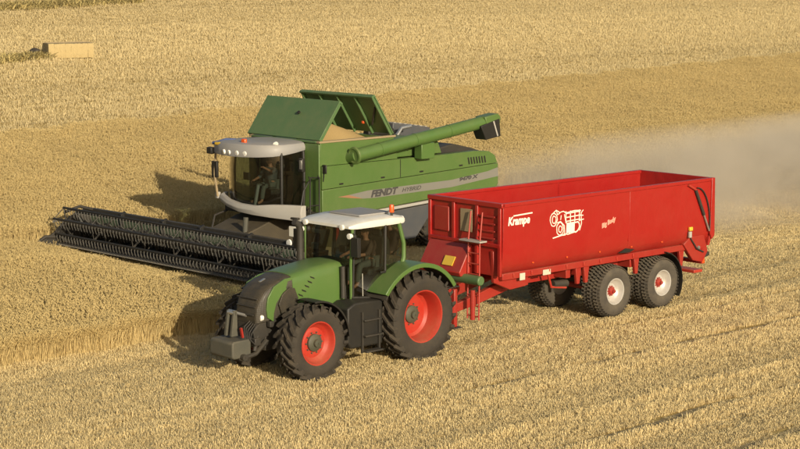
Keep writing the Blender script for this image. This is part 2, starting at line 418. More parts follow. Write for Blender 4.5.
def scatter(name, pts, rot, scl, tint, coll, label, cat):
    me = bpy.data.meshes.new(name)
    me.vertices.add(len(pts)); me.vertices.foreach_set('co', np.ascontiguousarray(pts, dtype=np.float32).ravel())
    for an, dt, dat in (('rot', 'FLOAT_VECTOR', rot), ('scl', 'FLOAT_VECTOR', scl), ('tint', 'FLOAT', tint)):
        at = me.attributes.new(an, dt, 'POINT')
        at.data.foreach_set('vector' if dt == 'FLOAT_VECTOR' else 'value', np.ascontiguousarray(dat, dtype=np.float32).ravel())
    o = bpy.data.objects.new(name, me); COL.objects.link(o)
    g = bpy.data.node_groups.new(name, 'GeometryNodeTree')
    g.interface.new_socket('Geometry', in_out='INPUT', socket_type='NodeSocketGeometry')
    g.interface.new_socket('Geometry', in_out='OUTPUT', socket_type='NodeSocketGeometry')
    gi, go = g.nodes.new('NodeGroupInput'), g.nodes.new('NodeGroupOutput')
    ci = g.nodes.new('GeometryNodeCollectionInfo'); ci.inputs[0].default_value = coll; ci.inputs[1].default_value = True; ci.inputs[2].default_value = True
    ip = g.nodes.new('GeometryNodeInstanceOnPoints'); ip.inputs['Pick Instance'].default_value = True
    ra = g.nodes.new('GeometryNodeInputNamedAttribute'); ra.data_type = 'FLOAT_VECTOR'; ra.inputs[0].default_value = 'rot'
    sa = g.nodes.new('GeometryNodeInputNamedAttribute'); sa.data_type = 'FLOAT_VECTOR'; sa.inputs[0].default_value = 'scl'
    e2r = g.nodes.new('FunctionNodeEulerToRotation')
    l = g.links.new
    l(gi.outputs[0], ip.inputs['Points']); l(ci.outputs[0], ip.inputs['Instance']); l(ra.outputs[0], e2r.inputs[0]); l(e2r.outputs[0], ip.inputs['Rotation']); l(sa.outputs[0], ip.inputs['Scale']); l(ip.outputs[0], go.inputs[0])
    md = o.modifiers.new('scatter', 'NODES'); md.node_group = g
    tag(o, label, cat, kind='stuff')
    return o
def in_view(x, y, margin=3.0, ymax=1e9):
    return (np.abs(x) < y * 0.2166 * 1.06 + margin) & (y > 29) & (y < ymax)
NEAR_EDGE, HEADER_W, HEADER_RIGHT = 6.9, 5.15, -6.15
def far_edge(w): return -20.4 + 0.0927 * (w + 2.3)
def edge_wobble(w): return 0.10 * np.sin(w * 1.7) + 0.07 * np.sin(w * 4.3 + 1)
def is_crop(w, v):
    ahead = w > HEADER_W + 0.15 * np.sin(v * 3.1)
    near = np.where(ahead, NEAR_EDGE + edge_wobble(w), HEADER_RIGHT)
    return (v < near) & (v > far_edge(w) + edge_wobble(w * 0.6) * 2)
_BAND = rng.random(4000)
def bands(v, width, soft=1.0):
    """irregular strips across the rows, 0..1"""
    q = np.asarray(v) / width + 1500; i = np.floor(q).astype(int); f = q - i; f = np.clip((f - .5) * soft + .5, 0, 1); f = f * f * (3 - 2 * f)
    return _BAND[i % 4000] * (1 - f) + _BAND[(i + 1) % 4000] * f
def pose(n, lean):
    r = np.zeros((n, 3)); r[:, 0] = rng.normal(0, lean, n); r[:, 1] = rng.normal(0, lean, n); r[:, 2] = rng.uniform(0, 6.283, n)
    return r
def clear_of(x, y):
    """keep stalks out of the wheels and the weight"""
    ok = np.ones(len(x), bool)
    for ps, spots in ((TRACTOR, [(0, 1.0, 0.55, 0.40), (0, -1.0, 0.55, 0.40), (3.05, 0.97, 0.42, 0.34), (3.05, -0.97, 0.42, 0.34)]),
                      (TRAILER, [(0, .95, .34, .31), (0, -.95, .34, .31), (-1.85, .95, .34, .31), (-1.85, -.95, .34, .31)])):
        c, s = math.cos(R(ps[2])), math.sin(R(ps[2]))
        lx, ly = (x - ps[0]) * c + (y - ps[1]) * s, -(x - ps[0]) * s + (y - ps[1]) * c
        for (cx, cy, ax, ay) in spots:
            ok &= ~((np.abs(lx - cx) < ax) & (np.abs(ly - cy) < ay))
    return ok
def wheel_track(x, y):
    """distance from the wheel lines left behind tractor and trailer: flattened stubble"""
    c, s = math.cos(R(TRAILER[2])), math.sin(R(TRAILER[2]))
    lx, ly = (x - TRAILER[0]) * c + (y - TRAILER[1]) * s, -(x - TRAILER[0]) * s + (y - TRAILER[1]) * c
    return (np.abs(np.abs(ly) - 0.95) < 0.3) & (lx < 6)
def scatter_fields():
    stub = tuft_collection('stubble_tufts', [tuft('stubble_row', 'stubble', 92, 0.06, 0.115, 0.038, 0.55, 0.0085, 0, 46, along=.42) for _ in range(7)])
    stub_far = tuft_collection('far_stubble_tufts', [tuft('far_stubble_row', 'stubble_far', 80, 0.06, 0.14, 0.09, 0.6, 0.012, 0, 30, along=1.0) for _ in range(6)])
    wheat_big = tuft_collection('wheat_clumps', [tuft('wheat_clump', 'wheat', 58, 0.50, 0.63, 0.50, 0.20, 0.0095, 0.085, 0) for _ in range(7)])
    wheat_small = tuft_collection('wheat_tufts', [tuft('wheat_tuft', 'wheat', 14, 0.50, 0.63, 0.13, 0.20, 0.0095, 0.085, 0) for _ in range(6)])
    def row_pose(n, jit):
        r = pose(n, .05); r[:, 2] = hx + rng.normal(0, jit, n) + math.pi * (rng.random(n) < .5)
        return r
    # --- stubble in drilled rows
    row = 0.145
    for ymax, ymin, step, thin in ((60, 28, 0.40, 1.0), (112, 60, 0.50, 0.8)):
        w = np.arange(-95, 30, step); v = np.arange(-8, 60, row)
        W, V = np.meshgrid(w, v); W, V = W.ravel(), V.ravel()
        W = W + rng.uniform(-.2, .2, len(W)); V = V + rng.normal(0, 0.012, len(V))
        x, y = from_wv(W, V)
        k = in_view(x, y, 3.0, ymax) & (y >= ymin) & ~is_crop(W, V) & ~is_crop(W + .45, V) & clear_of(x, y) & (rng.random(len(x)) < thin)
        x, y, W, V = x[k], y[k], W[k], V[k]
        # strips left by the header: taller and paler rows next to shorter ones, and pressed wheel tracks
        sw = 0.08 + 0.58 * bands(V + .08 * np.sin(W * .2) + 37, 0.33) + .36 * bands(V + 11, 1.1)
        sw = np.clip(sw * np.where(V > 15.2, 1.15, 0.8) + np.where((V > 15.7) & (V < 17.2), .25, 0), 0, 1)
        trk = np.min(np.abs((V + .05 * np.sin(W * .35) + .04 * np.sin(W * 1.3))[:, None] - np.array([13.15, 15.42, 19.72, 21.95, 26.6, -3.0, 3.0])[None]), axis=1)
        tram = (trk < 0.14 * (0.6 + 0.8 * bands(W, 1.1))) & ~((W > 1) & (V < 14)) & ~((W > 9) & (V < 17))
        flat = wheel_track(x, y)
        big = rng.normal(1, 0.10, len(x)) * (0.55 + 0.85 * sw) * (0.85 + .3 * bands(W * .6 + V * 3.1, 1.7))
        scl = np.c_[np.ones(len(x)), np.ones(len(x)), big * np.where(flat, 0.45, 1) * np.where(tram, 0.3, 1)]
        keep = ~(tram & (rng.random(len(x)) < 0.75))
        tint = np.clip(0.20 + 0.58 * sw + rng.normal(0, 0.06, len(x)) + .14 * (bands(W + V * 5.3, 2.3) - .5) - 0.2 * tram, 0, 1)
        pts = np.c_[x, y, terrain(x, y)]
        scatter('straw_stubble', pts[keep], row_pose(len(x), .035)[keep], scl[keep], tint[keep], stub,
                'short straw stubble in rows around the vehicles' if ymax < 61 else 'short straw stubble farther back beyond the trailer', 'stubble')
    # --- stubble of the slope behind the crop
    w = np.arange(-150, 60, 0.9); v = np.arange(-130, -16, 0.27)
    W, V = np.meshgrid(w, v); W, V = W.ravel(), V.ravel()
    W = W + rng.uniform(-.45, .45, len(W)); V = V + rng.normal(0, 0.03, len(V))
    x, y = from_wv(W, V)
    k = (V < far_edge(W) - 0.15) & (np.abs(x) < y * .235 + 3) & (y < 185) & (y > 50)
    x, y, W, V = x[k], y[k], W[k], V[k]
    sw = bands(V + 0.8 * np.sin(W * .013), 3.1, 1.6)
    sw2 = bands(V * 1.0 + 90, .8)
    scl = np.c_[np.ones(len(x)), np.ones(len(x)), (0.80 + 0.35 * sw + 0.25 * sw2) * np.clip(rng.normal(1, .08, len(x)), .6, 1.4)]
    tint = np.clip(0.34 + 0.28 * sw + 0.20 * sw2 + rng.normal(0, .06, len(x)), 0, 1)
    scatter('straw_stubble', np.c_[x, y, terrain(x, y)], row_pose(len(x), .02), scl, tint, stub_far, 'pale straw stubble on the slope behind the standing wheat', 'stubble')
    # --- standing wheat: wide overlapping clumps inside, small ones along the cut edges
    def wheat_fields(x, y, w, v):
        lodg = 0.5 + 0.5 * np.sin(x * 0.9 + 1.3 * np.sin(y * 0.55)) * np.sin(y * 0.7 + np.sin(x * 0.35))
        hgt = np.clip(rng.normal(1.0, 0.05, len(x)) * (0.93 + 0.12 * lodg), 0.6, 1.3)
        hgt *= np.where((v < 6.4) & (v > -6.4), np.clip(0.40 + (w - 5.1) * 0.24, 0.40, 1), 1)       # bent under the reel
        tint = np.clip(0.35 + 0.3 * lodg + rng.normal(0, 0.12, len(x)), 0, 1)
        return np.c_[np.ones(len(x)), np.ones(len(x)), hgt], tint
    def inside(w, v, m=.5):
        return is_crop(w, v) & is_crop(w, v + m) & is_crop(w, v - m) & is_crop(w - m, v) & is_crop(w + m, v)
    n = 130000
    w = rng.uniform(-95, 32, n); v = rng.uniform(-45, 7.2, n)
    x, y = from_wv(w, v)
    k = in_view(x, y, 2.5, 150) & inside(w, v)
    w, v, x, y = w[k], v[k], x[k], y[k]
    scl, tint = wheat_fields(x, y, w, v)
    scatter('standing_wheat', np.c_[x, y, terrain(x, y)], pose(len(x), 0.06), scl, tint, wheat_big,
            'standing ripe wheat not yet cut ahead of and beyond the combine', 'wheat')
    n = 520000
    w = rng.uniform(-95, 32, n); v = rng.uniform(-45, 7.2, n)
    x, y = from_wv(w, v)
    k = in_view(x, y, 2.5, 150) & is_crop(w, v) & ~inside(w, v, .62)
    w, v, x, y = w[k], v[k], x[k], y[k]
    we = rng.uniform(HEADER_W, 26, 9000); ve = NEAR_EDGE + edge_wobble(we) - np.abs(rng.normal(0, 0.16, 9000))
    xe, ye = from_wv(we, ve); q = in_view(xe, ye, 3)
    w, v, x, y = np.r_[w, we[q]], np.r_[v, ve[q]], np.r_[x, xe[q]], np.r_[y, ye[q]]
    scl, tint = wheat_fields(x, y, w, v)
    scatter('standing_wheat', np.c_[x, y, terrain(x, y)], pose(len(x), 0.10), scl, tint, wheat_small,
            'stalks of ripe wheat standing along the cut edges of the crop', 'wheat')
    # lower storey of the crop: leaves and stems matted together, seen only between the ears
    g = 0.45
    ws = np.arange(-95, 32, g); vs_ = np.arange(-45, 7.0, g)
    mb = MB(); idx = {}
    for i, a in enumerate(ws):
        for j, b in enumerate(vs_):
            bx, by = from_wv(a, b)
            if not (abs(bx) < by * 0.23 + 4 and 29 < by < 155): continue
            nearlim = (NEAR_EDGE if a > HEADER_W + 0.4 else HEADER_RIGHT) - 0.35
            if b > nearlim or b < far_edge(a) + 0.3: continue
            idx[(i, j)] = len(mb.v)
            low = max(0, min(1, (a - 5.1) * .3)) if a > HEADER_W else 1
            mb.v.append((bx, by, float(terrain(bx, by)) - .32 * (1 - low) + 0.44 + 0.03 * math.sin(a * 2.3 + b) + random.uniform(-.03, .03)))
    for (i, j), k0 in idx.items():
        q = [idx.get((i + 1, j)), idx.get((i + 1, j + 1)), idx.get((i, j + 1))]
        if None not in q: mb.f.append((k0, *q))
    mm, nt, p = new_mat('matted_wheat')
    tc = nd(nt, "ShaderNodeTexCoord"); nz = nd(nt, "ShaderNodeTexNoise"); setin(nz, Scale=9.0, Detail=5.0, Roughness=0.75)
    nt.links.new(tc.outputs['Object'], nz.inputs['Vector'])
    rp = nd(nt, "ShaderNodeMix", data_type='RGBA'); nt.links.new(nz.outputs['Fac'], rp.inputs[0])
    rp.inputs[6].default_value = (0.36, 0.27, 0.11, 1); rp.inputs[7].default_value = (0.54, 0.42, 0.19, 1)
    nt.links.new(rp.outputs[2], p.inputs['Base Color']); p.inputs['Roughness'].default_value = 0.95
    o = mb.build('wheat_undergrowth', mm, smooth=80)
    tag(o, 'matted lower leaves of the standing wheat under its ears', 'wheat', kind='stuff')
    # --- weedy strips far up the field
    vg = tuft_collection('verge_tufts', [tuft('verge_tuft', 'verge', 16, 0.15, 0.45, 0.3, 0.8, 0.03, 0, 0) for _ in range(3)])
    n = 900
    t = rng.random(n); x = -22.4 + t * 4.6 + rng.normal(0, .10, n); y = 85.0 + t * 6.7 + rng.normal(0, .22, n)
    t2 = rng.random(2600); x2 = -30.6 + t2 * 14.2 + rng.normal(0, .3, 2600); y2 = 97.4 + t2 * 18.4 + rng.normal(0, .42, 2600)
    x, y = np.r_[x, x2], np.r_[y, y2]
    s = np.clip(rng.normal(1, .3, len(x)), .4, 1.8)
    scatter('verge_grass', np.c_[x, y, terrain(x, y)], pose(len(x), .1), np.c_[s * 1.3, s * 1.3, s * np.where(np.arange(len(x)) < n, .55, .45)], rng.random(len(x)), vg,
            'thin strips of weedy grass far up the field', 'grass')
scatter_fields()

# ------------------------------------------------------------------ wheels
def make_wheel(parent, c, rad, width, rim, side, tread, rim_mat, hub_mat, dish=0.25, hub_r=0.2, lugs=20):
    """wheel > tyre, tread, rim, hub; side = +1 when its outer face looks to the left of the vehicle"""
    w = empty('wheel', c, 0, parent)
    hw = width / 2
    rub = 'rubber' if tread == 'lug' else 'rubber_trailer'
    prof = [(rim, -hw * .80), (rim + .03, -hw * .86), (rim + (rad - rim) * .45, -hw * 1.0), (rad - .15, -hw * .96), (rad - .085, -hw * .84), (rad - .065, -hw * .4),
            (rad - .06, 0), (rad - .065, hw * .4), (rad - .085, hw * .84), (rad - .15, hw * .96), (rim + (rad - rim) * .45, hw * 1.0), (rim + .03, hw * .86), (rim, hw * .80)]
    MB().lathe(prof, (0, 0, 0), 1, 48).build('tyre', rub, w, smooth=45)
    t = MB()
    def block(a0, y0, a1, y1, ln, r0, r1):
        """a bar on the tread from (angle, y) to (angle, y), ln thick along the angle"""
        for (a, y, rr) in ((a0, y0, r1), (a1, y1, r1 - .035)):
            pass
        vs = []
        for (a, y, top) in ((a0, y0, r1), (a1, y1, r1 - .03)):
            for da, r in ((-ln / 2, r0), (ln / 2, r0), (ln / 2 * .75, top), (-ln / 2 * .75, top)):
                vs.append((r * math.cos(a + da), y, r * math.sin(a + da)))
        t.add(vs, [(0, 1, 2, 3), (7, 6, 5, 4), (0, 4, 5, 1), (1, 5, 6, 2), (2, 6, 7, 3), (3, 7, 4, 0)])
    if tread == 'lug':
        for i in range(lugs):
            for s in (-1, 1):
                a = 2 * math.pi * (i + (0.5 if s > 0 else 0)) / lugs
                st = 2 * math.pi / lugs
                block(a, -s * hw * .03, a - st * .75, s * hw * .55, st * .27, rad - .10, rad + .015)
                block(a - st * .75, s * hw * .55, a - st * 1.25, s * hw * 1.02, st * .30, rad - .14, rad + .010)
    else:
        n = 44
        for i in range(n):
            for j in range(6):
                y = (j - 2.5) / 6 * width * .92
                a = 2 * math.pi * (i + (0.5 if j % 2 else 0)) / n
                sgn = 1 if j % 2 else -1
                block(a, y - width * .072, a + sgn * .03, y + width * .072, 2 * math.pi / n * .62, rad - .07, rad - .008 - (.02 if j in (0, 5) else 0))
    t.build('tread', rub, w, smooth=0)
    s = side
    o = hw * .82                                   # rim edge
    d = o - dish                                   # disc plane
    p = [(rim + .015, s * o), (rim + .02, s * (o + .012)), (rim - .005, s * (o + .01)), (rim - .03, s * (o - .04)), (rim - .05, s * (o - .10)), (rim - .07, s * (d + .05)),
         (rim - .13, s * (d - .005)), (rim * .62, s * (d + .015)), (hub_r * 1.25, s * (d + .02)), (0.02, s * (d + .02))]
    rm = MB().lathe(p, (0, 0, 0), 1, 40)
    rm.lathe([(rim + .015, -s * o), (rim - .01, -s * (o - .02)), (rim - .05, -s * (o - .12)), (rim - .07, s * (d - .04)), (0.02, s * (d - .03))], (0, 0, 0), 1, 40)
    rmo = rm.build('rim', rim_mat, w, smooth=30)
    h = MB().lathe([(hub_r, s * (d + .01)), (hub_r, s * (d + .07)), (hub_r * .8, s * (d + .10)), (hub_r * .45, s * (d + .11)), (hub_r * .42, s * (d + .16)), (0.01, s * (d + .17))], (0, 0, 0), 1, 24)
    for k in range(10):
        a = 2 * math.pi * k / 10
        h.lathe([(.001, s * (d + .055)), (.018, s * (d + .05)), (.018, s * (d + .015))], (hub_r * 1.18 * math.cos(a), 0, hub_r * 1.18 * math.sin(a)), 1, 6)
    h.build('hub', hub_mat, w, smooth=30)
    return w

# ------------------------------------------------------------------ people
def make_person(label, loc, rz, shirt, hands, look=0.0, lean=0.1):
    """Seated driver: x forward, origin on the seat under the pelvis; hands = where the left and right wrist go."""
    root = empty('person', loc, rz)
    tag(root, label, 'person')
    hip, chest, neck = Vector((0, 0, .10)), Vector((lean, 0, .45)), Vector((lean * 1.2, 0, .60))
    head = neck + Vector((.03, 0, .16))
    def skin(name, verts, edges, mat, sub=2):
        me = bpy.data.meshes.new(name); me.from_pydata([tuple(q[0]) for q in verts], edges, []); me.materials.append(M[mat])
        o = bpy.data.objects.new(name, me); COL.objects.link(o); o.parent = root
        m = o.modifiers.new('skin', 'SKIN'); m.use_smooth_shade = True
        if not me.skin_vertices: me.attributes  # layer is created with the modifier
        for i, q in enumerate(verts):
            sv = me.skin_vertices[0].data[i]; r = q[1] if isinstance(q[1], tuple) else (q[1], q[1]); sv.radius = r; sv.use_root = (i == 0)
        sb = o.modifiers.new('sub', 'SUBSURF'); sb.levels = sub; sb.render_levels = sub
        return o
    def arm(s):
        sh = chest + Vector((0, .20 * s, .09)); wr = Vector(hands[0 if s > 0 else 1]); el = (sh + wr) / 2 + Vector((-.04, .10 * s, -.10))
        return sh, el, wr
    vs = [(hip, (.15, .17)), ((hip + chest) / 2, (.13, .16)), (chest, (.13, .18)), (neck, .055), (neck + Vector((.01, 0, .06)), .055), (head, (.085, .085)), (head + Vector((.0, 0, .09)), (.075, .08))]
    es = [(0, 1), (1, 2), (2, 3), (3, 4), (4, 5), (5, 6)]
    for s in (1, -1):
        sh, el, wr = arm(s); b = len(vs); f = (wr - el).normalized()
        vs += [(sh, .062), (el, .045), (wr, .032), (wr + f * .09, (.022, .038))]; es += [(2, b), (b, b + 1), (b + 1, b + 2), (b + 2, b + 3)]
        for k in range(4):      # fingers curl down over the wheel or lever
            c = len(vs); o = Vector((0, (k - 1.5) * .02, 0))
            vs += [(wr + f * .10 + o, .010), (wr + f * (.135 - .008 * abs(k - 1.3)) + o + Vector((0, 0, -.012)), .009), (wr + f * (.14 - .008 * abs(k - 1.3)) + o + Vector((0, 0, -.045)), .008)]
            es += [(b + 3, c), (c, c + 1), (c + 1, c + 2)]
        c = len(vs); vs += [(wr + f * .05 + Vector((0, -.035 * s, .0)), .012), (wr + f * .085 + Vector((0, -.05 * s, -.02)), .010)]; es += [(b + 2, c), (c, c + 1)]
        b = len(vs); hp = hip + Vector((.05, .10 * s, -.02)); kn = Vector((.45, .15 * s, .06)); an = Vector((.52, .15 * s, -.36))
        vs += [(hp, .085), (kn, .062), (an, .042), (an + Vector((.17, .02 * s, -.05)), (.035, .045))]; es += [(0, b), (b, b + 1), (b + 1, b + 2), (b + 2, b + 3)]
    skin('body', vs, es, 'skin')
    sv = [(hip + Vector((0, 0, .03)), (.165, .185)), ((hip + chest) / 2, (.148, .178)), (chest, (.148, .198)), (neck + Vector((0, 0, -.02)), .075)]; se = [(0, 1), (1, 2), (2, 3)]
    for s in (1, -1):
        sh, el, wr = arm(s); b = len(sv); sv += [(sh, .078), (el, .060), (el.lerp(wr, .25), .055)]; se += [(2, b), (b, b + 1), (b + 1, b + 2)]
    skin('shirt', sv, se, shirt)
    tv = [(hip, (.17, .19))]; te = []
    for s in (1, -1):
        b = len(tv); tv += [(hip + Vector((.05, .10 * s, -.02)), .10), (Vector((.45, .15 * s, .06)), .078), (Vector((.52, .15 * s, -.33)), .062)]; te += [(0, b), (b, b + 1), (b + 1, b + 2)]
    skin('trousers', tv, te, 'trousers')
    hd = MB(); rings = []
    for k in range(7):
        a = k / 6 * math.pi / 2
        rings.append([head + Vector((-.012 + .108 * math.cos(a) * math.cos(t), .098 * math.cos(a) * math.sin(t), .035 + .125 * math.sin(a) - .05 * (math.cos(t) < -.2) * math.cos(a))) for t in [2 * math.pi * i / 16 for i in range(16)]])
    hd.loft(rings).build('hair', 'hair', root, smooth=60)
    MB().box(head + Vector((.098, 0, .005)), (.035, .026, .05)).build('nose', 'skin', root, bevel=.006)
    MB().box(head + Vector((.09, 0, -.045)), (.02, .05, .012)).build('mouth', 'skin', root, bevel=.004)
    for s in (1, -1):
        MB().box(head + Vector((0, .092 * s, .0)), (.04, .02, .06)).build('ear', 'skin', root, bevel=.006)
        MB().box(head + Vector((.088, .033 * s, .025)), (.012, .024, .01)).build('eye', 'hair', root, bevel=.002)
    return root

# ------------------------------------------------------------------ the tractor
def frame_bars(mb, pts, r=.03, n=6):
    for a, b in pts: mb.tube([a, b], r, n)
    return mb
def make_tractor():
    t = empty('tractor', (TRACTOR[0], TRACTOR[1], float(terrain(TRACTOR[0], TRACTOR[1]))), R(TRACTOR[2]))
    tag(t, 'green tractor with white cab roof and red wheel rims pulling the red trailer', 'tractor')
    for s in (1, -1):
        make_wheel(t, (0, 1.0 * s, 1.0), 1.01, .70, .575, s, 'lug', 'red_rim', 'hub', .42, .20, 22)
        make_wheel(t, (3.05, .97 * s, .815), .825, .60, .455, s, 'lug', 'red_rim', 'hub', .17, .19, 20)
    # chassis, axles, engine block
    c = MB()
    c.span(-.55, 3.75, -.30, .30, .62, 1.28); c.span(-.25, .35, -.78, .78, .78, 1.22); c.lathe([(.01, -.9), (.2, -.88), (.2, .88), (.01, .9)], (0, 0, 1.0), 1, 16)
    c.span(.3, 1.9, -.55, .55, .75, 1.45)
    c.build('chassis', 'dark', t, bevel=.02)
    a = MB(); a.tube([(3.05, -.75, .78), (3.05, -.3, .86), (3.05, .3, .86), (3.05, .75, .78)], [.13, .17, .17, .13], 12)
    for s in (1, -1): a.lathe([(.01, s * .62), (.24, s * .62), (.24, s * .80), (.01, s * .80)], (3.05, 0, .815), 1, 16)
    a.build('front_axle', 'dark', t)
    # hood: rounded shell sloping to the nose
    def ring(x, zt, hw, zb, top=.62):
        pr = [(.97, 0), (1.0, .38), (.99, .72), (.95, .87), (.85, .945), (.66, .975), (.36, .995), (0, 1.0)]
        pts = [(x, hw * a, zb + (zt - zb) * b) for a, b in pr]
        return pts + [(q[0], -q[1], q[2]) for q in reversed(pts[:-1])]
    hs = [(1.62, 2.36, .52, 1.40), (2.0, 2.37, .52, 1.40), (2.5, 2.315, .51, 1.40), (2.95, 2.25, .495, 1.40), (3.12, 2.215, .485, 1.39)]
    MB().loft([ring(*h) for h in hs]).build('hood', 'green', t, smooth=50)
    rr_ = [ring(x, 2.40, .545, 1.36) for x in (1.60, 1.66)]
    MB().loft(rr_).build('hood_gasket', 'black', t, bevel=.015)
    ns = [(3.10, 2.207, .476, 1.38), (3.45, 2.125, .455, 1.33), (3.65, 2.05, .43, 1.30), (3.80, 1.945, .40, 1.28), (3.91, 1.80, .37, 1.26), (3.985, 1.63, .34, 1.25), (4.02, 1.45, .315, 1.25), (4.02, 1.27, .30, 1.24)]
    MB().loft([ring(*h) for h in ns]).build('front_grille', 'nose', t, smooth=60)
    for k in range(3):
        z = 1.42 + k * .17
        MB().box((4.045 - max(0, z - 1.45) * .22, 0, z), (.03, .56 + .06 * k, .022), (0, .3, 0)).build('grille_bar', 'dark', t, bevel=.006)
    MB().prism([(3.50, 2.108), (3.64, 2.055), (3.64, 2.068), (3.50, 2.121)], 1, -.03, .03).build('nose_badge', 'steel', t)
    for s in (1, -1):                            # green strake sweeping down the side of the nose
        path = [(2.80, 2.12), (3.20, 2.06), (3.50, 1.92), (3.66, 1.70), (3.71, 1.48), (3.70, 1.30)]
        wd = [.09, .12, .135, .125, .105, .085]
        outer, inner = [], []
        rr = []
        for (x, z), w_ in zip(path, wd):
            y = .522 - max(0, x - 3.0) * .105
            yt = y - (.05 if z > 2.05 else .0)
            rr.append([(x - w_ * .9, s * (yt - .04), z - w_ * .5), (x - w_ * .9, s * yt, z - w_ * .5), (x + w_ * .9, s * (yt - .012), z + w_ * .6), (x + w_ * .9, s * (yt - .052), z + w_ * .6)])
        MB().loft(rr).build('nose_strake', 'green', t, bevel=.008)
        for k in range(6):                       # short slots stepping down the side of the bonnet
            x = 2.52 + k * .075 + .008 * k * k * .3; z = 2.08 - k * .085
            MB().prism([(x, z - .03), (x + .10, z + .01), (x + .12, z + .045), (x + .02, z + .005)], 1, s * (.470 + .006 * min(k, 4)), s * (.513 if k < 1 else .520)).build('hood_vent', 'black', t)
        MB().prism([(3.02, 1.42), (3.44, 1.40), (3.52, 1.62), (3.42, 1.82), (3.22, 1.95), (3.08, 1.92), (2.98, 1.70)], 1, s * .46, s * .506).build('side_grille', 'nose', t, bevel=.01)
        MB().lathe([(.005, .03), (.06, .025), (.075, 0), (.07, -.05)], (3.90, .33 * s, 1.36), 0, 14).build('headlight', 'lamp', t)
    # black box steps and tank between the wheels
    for s in (1, -1):
        b = MB(); b.prism([(1.08, .52), (2.02, .52), (2.12, .68), (2.12, 1.42), (1.9, 1.52), (1.08, 1.50)], 1, s * .52, s * 1.12)
        b.build('fuel_tank', 'black', t, bevel=.04, seg=3)
        for k in range(3):
            MB().span(1.22, 1.72, s * 1.10, s * (1.30 - .03 * k), .42 + .34 * k, .455 + .34 * k).build('step', 'dark', t, bevel=.008)
        MB().span(1.2, 1.24, s * 1.12, s * 1.17, .40, 1.3).span(1.70, 1.74, s * 1.12, s * 1.17, .40, 1.3).build('step_bracket', 'dark', t)
    # fenders
    def fender(cx, cz, r0, a0, a1, y0, y1, th, lip, n=14, grow=0.0):
        rings = []
        for k in range(n + 1):
            q = k / n; a = a0 + (a1 - a0) * q; r = r0 + grow * (q ** 2)
            ca, sa = math.cos(a), math.sin(a)
            pr = [(y0, r), (y1, r), (y1, r - lip), (y1 - math.copysign(.03, y1), r - lip), (y1 - math.copysign(.035, y1), r - th), (y0, r - th)]
            rings.append([(cx + rr * ca, y, cz + rr * sa) for y, rr in pr])
        return MB().loft(rings)
    for s in (1, -1):
        fender(0, 1.0, 1.16, R(148), R(28), .70 * s, 1.36 * s, .03, .10, 16, .22).build('rear_fender', 'green', t, bevel=.012)
        fender(0, 1.0, 1.115, R(150), R(24), .72 * s, 1.345 * s, .02, .03, 16, .20).build('fender_liner', 'dark', t)
        fender(3.05, .815, .91, R(178), R(84), .70 * s, 1.24 * s, .025, .04, 12, 0).build('front_fender', 'black', t, bevel=.01)
        MB().tube([(3.05, .45 * s, 1.1), (3.0, .8 * s, 1.72)], .03, 8).build('fender_bracket', 'dark', t)
        MB().box((-1.02, 1.15 * s, 1.62), (.05, .22, .10), (0, .5, 0)).build('tail_lamp', 'orange', t, bevel=.01)
    # cab
    cab = empty('cab', (0, 0, 0), 0, t)
    MB().span(.05, 1.62, -.74, .74, 1.18, 1.50).span(-.05, .5, -.7, .7, 1.4, 1.95).build('floor', 'black', cab, bevel=.03)
    rf = []
    for x, z0, z1, hw in ((.10, 3.08, 3.21, .80), (.16, 3.07, 3.24, .83), (.5, 3.07, 3.275, .85), (1.1, 3.07, 3.27, .86), (1.55, 3.07, 3.23, .86), (1.74, 3.08, 3.18, .84), (1.79, 3.09, 3.15, .81)):
        pr = [(hw * .98, z0), (hw, z0 + (z1 - z0) * .30), (hw * .985, z0 + (z1 - z0) * .72), (hw * .90, z0 + (z1 - z0) * .93), (hw * .5, z1)]
        pts = [(x, a, b) for a, b in pr]
        rf.append(pts + [(x, -q[1], q[2]) for q in reversed(pts)])
    MB().loft(rf).build('roof', 'white', cab, smooth=45)
    MB().span(.25, 1.2, -.5, .5, 3.27, 3.31).build('roof_hatch', 'grey', cab, bevel=.012)
    BL, BR_, TL = (1.58, .76, 1.55), (1.58, -.76, 1.55), 0
    corner = {}
    for s in (1, -1):
        A0, A1 = Vector((1.60, .66 * s, 1.52)), Vector((1.66, .78 * s, 3.09))
        B0, B1 = Vector((.78, .86 * s, 1.50)), Vector((.72, .82 * s, 3.08))
        C0, C1, C2 = Vector((.14, .80 * s, 2.30)), Vector((.14, .80 * s, 2.62)), Vector((.27, .78 * s, 3.08))
        corner[s] = (A0, A1, B0, B1, C0, C1, C2)
        MB().tube([A0, A0.lerp(A1, .5) + Vector((.05, .02 * s, 0)), A1], [.035, .032, .035], 8).build('front_pillar', 'green', cab)
        MB().tube([B0, B1], .035, 8).build('door_pillar', 'black', cab)
        MB().tube([C0 + Vector((.10, 0, -.25)), C0, C1, C2], [.06, .055, .05, .05], 8).build('rear_pillar', 'green', cab)
        m = A0.lerp(A1, .5) + Vector((.05, .02 * s, 0))
        d = MB(); d.loft([[A0 + Vector((0, .012 * s, 0)), m, A1 + Vector((-.0, .0, -.02))], [B0 + Vector((0, .012 * s, 0)), B0.lerp(B1, .5) + Vector((0, .02 * s, 0)), B1 + Vector((0, 0, -.02))]], False, False)
        dr = d.build('door', 'glass', cab, smooth=60)
        MB().tube([A0 + Vector((.01, .02 * s, .02)), A0.lerp(B0, .5) + Vector((0, .03 * s, .0)), B0 + Vector((0, .02 * s, 0))], .035, 6).build('door_frame', 'black', cab)
        MB().tube([A1 + Vector((-.04, .015 * s, -.04)), A0.lerp(A1, .5) + Vector((-.005, .05 * s, 0)), A0 + Vector((-.03, .03 * s, 0))], .028, 6).build('door_frame', 'black', cab)
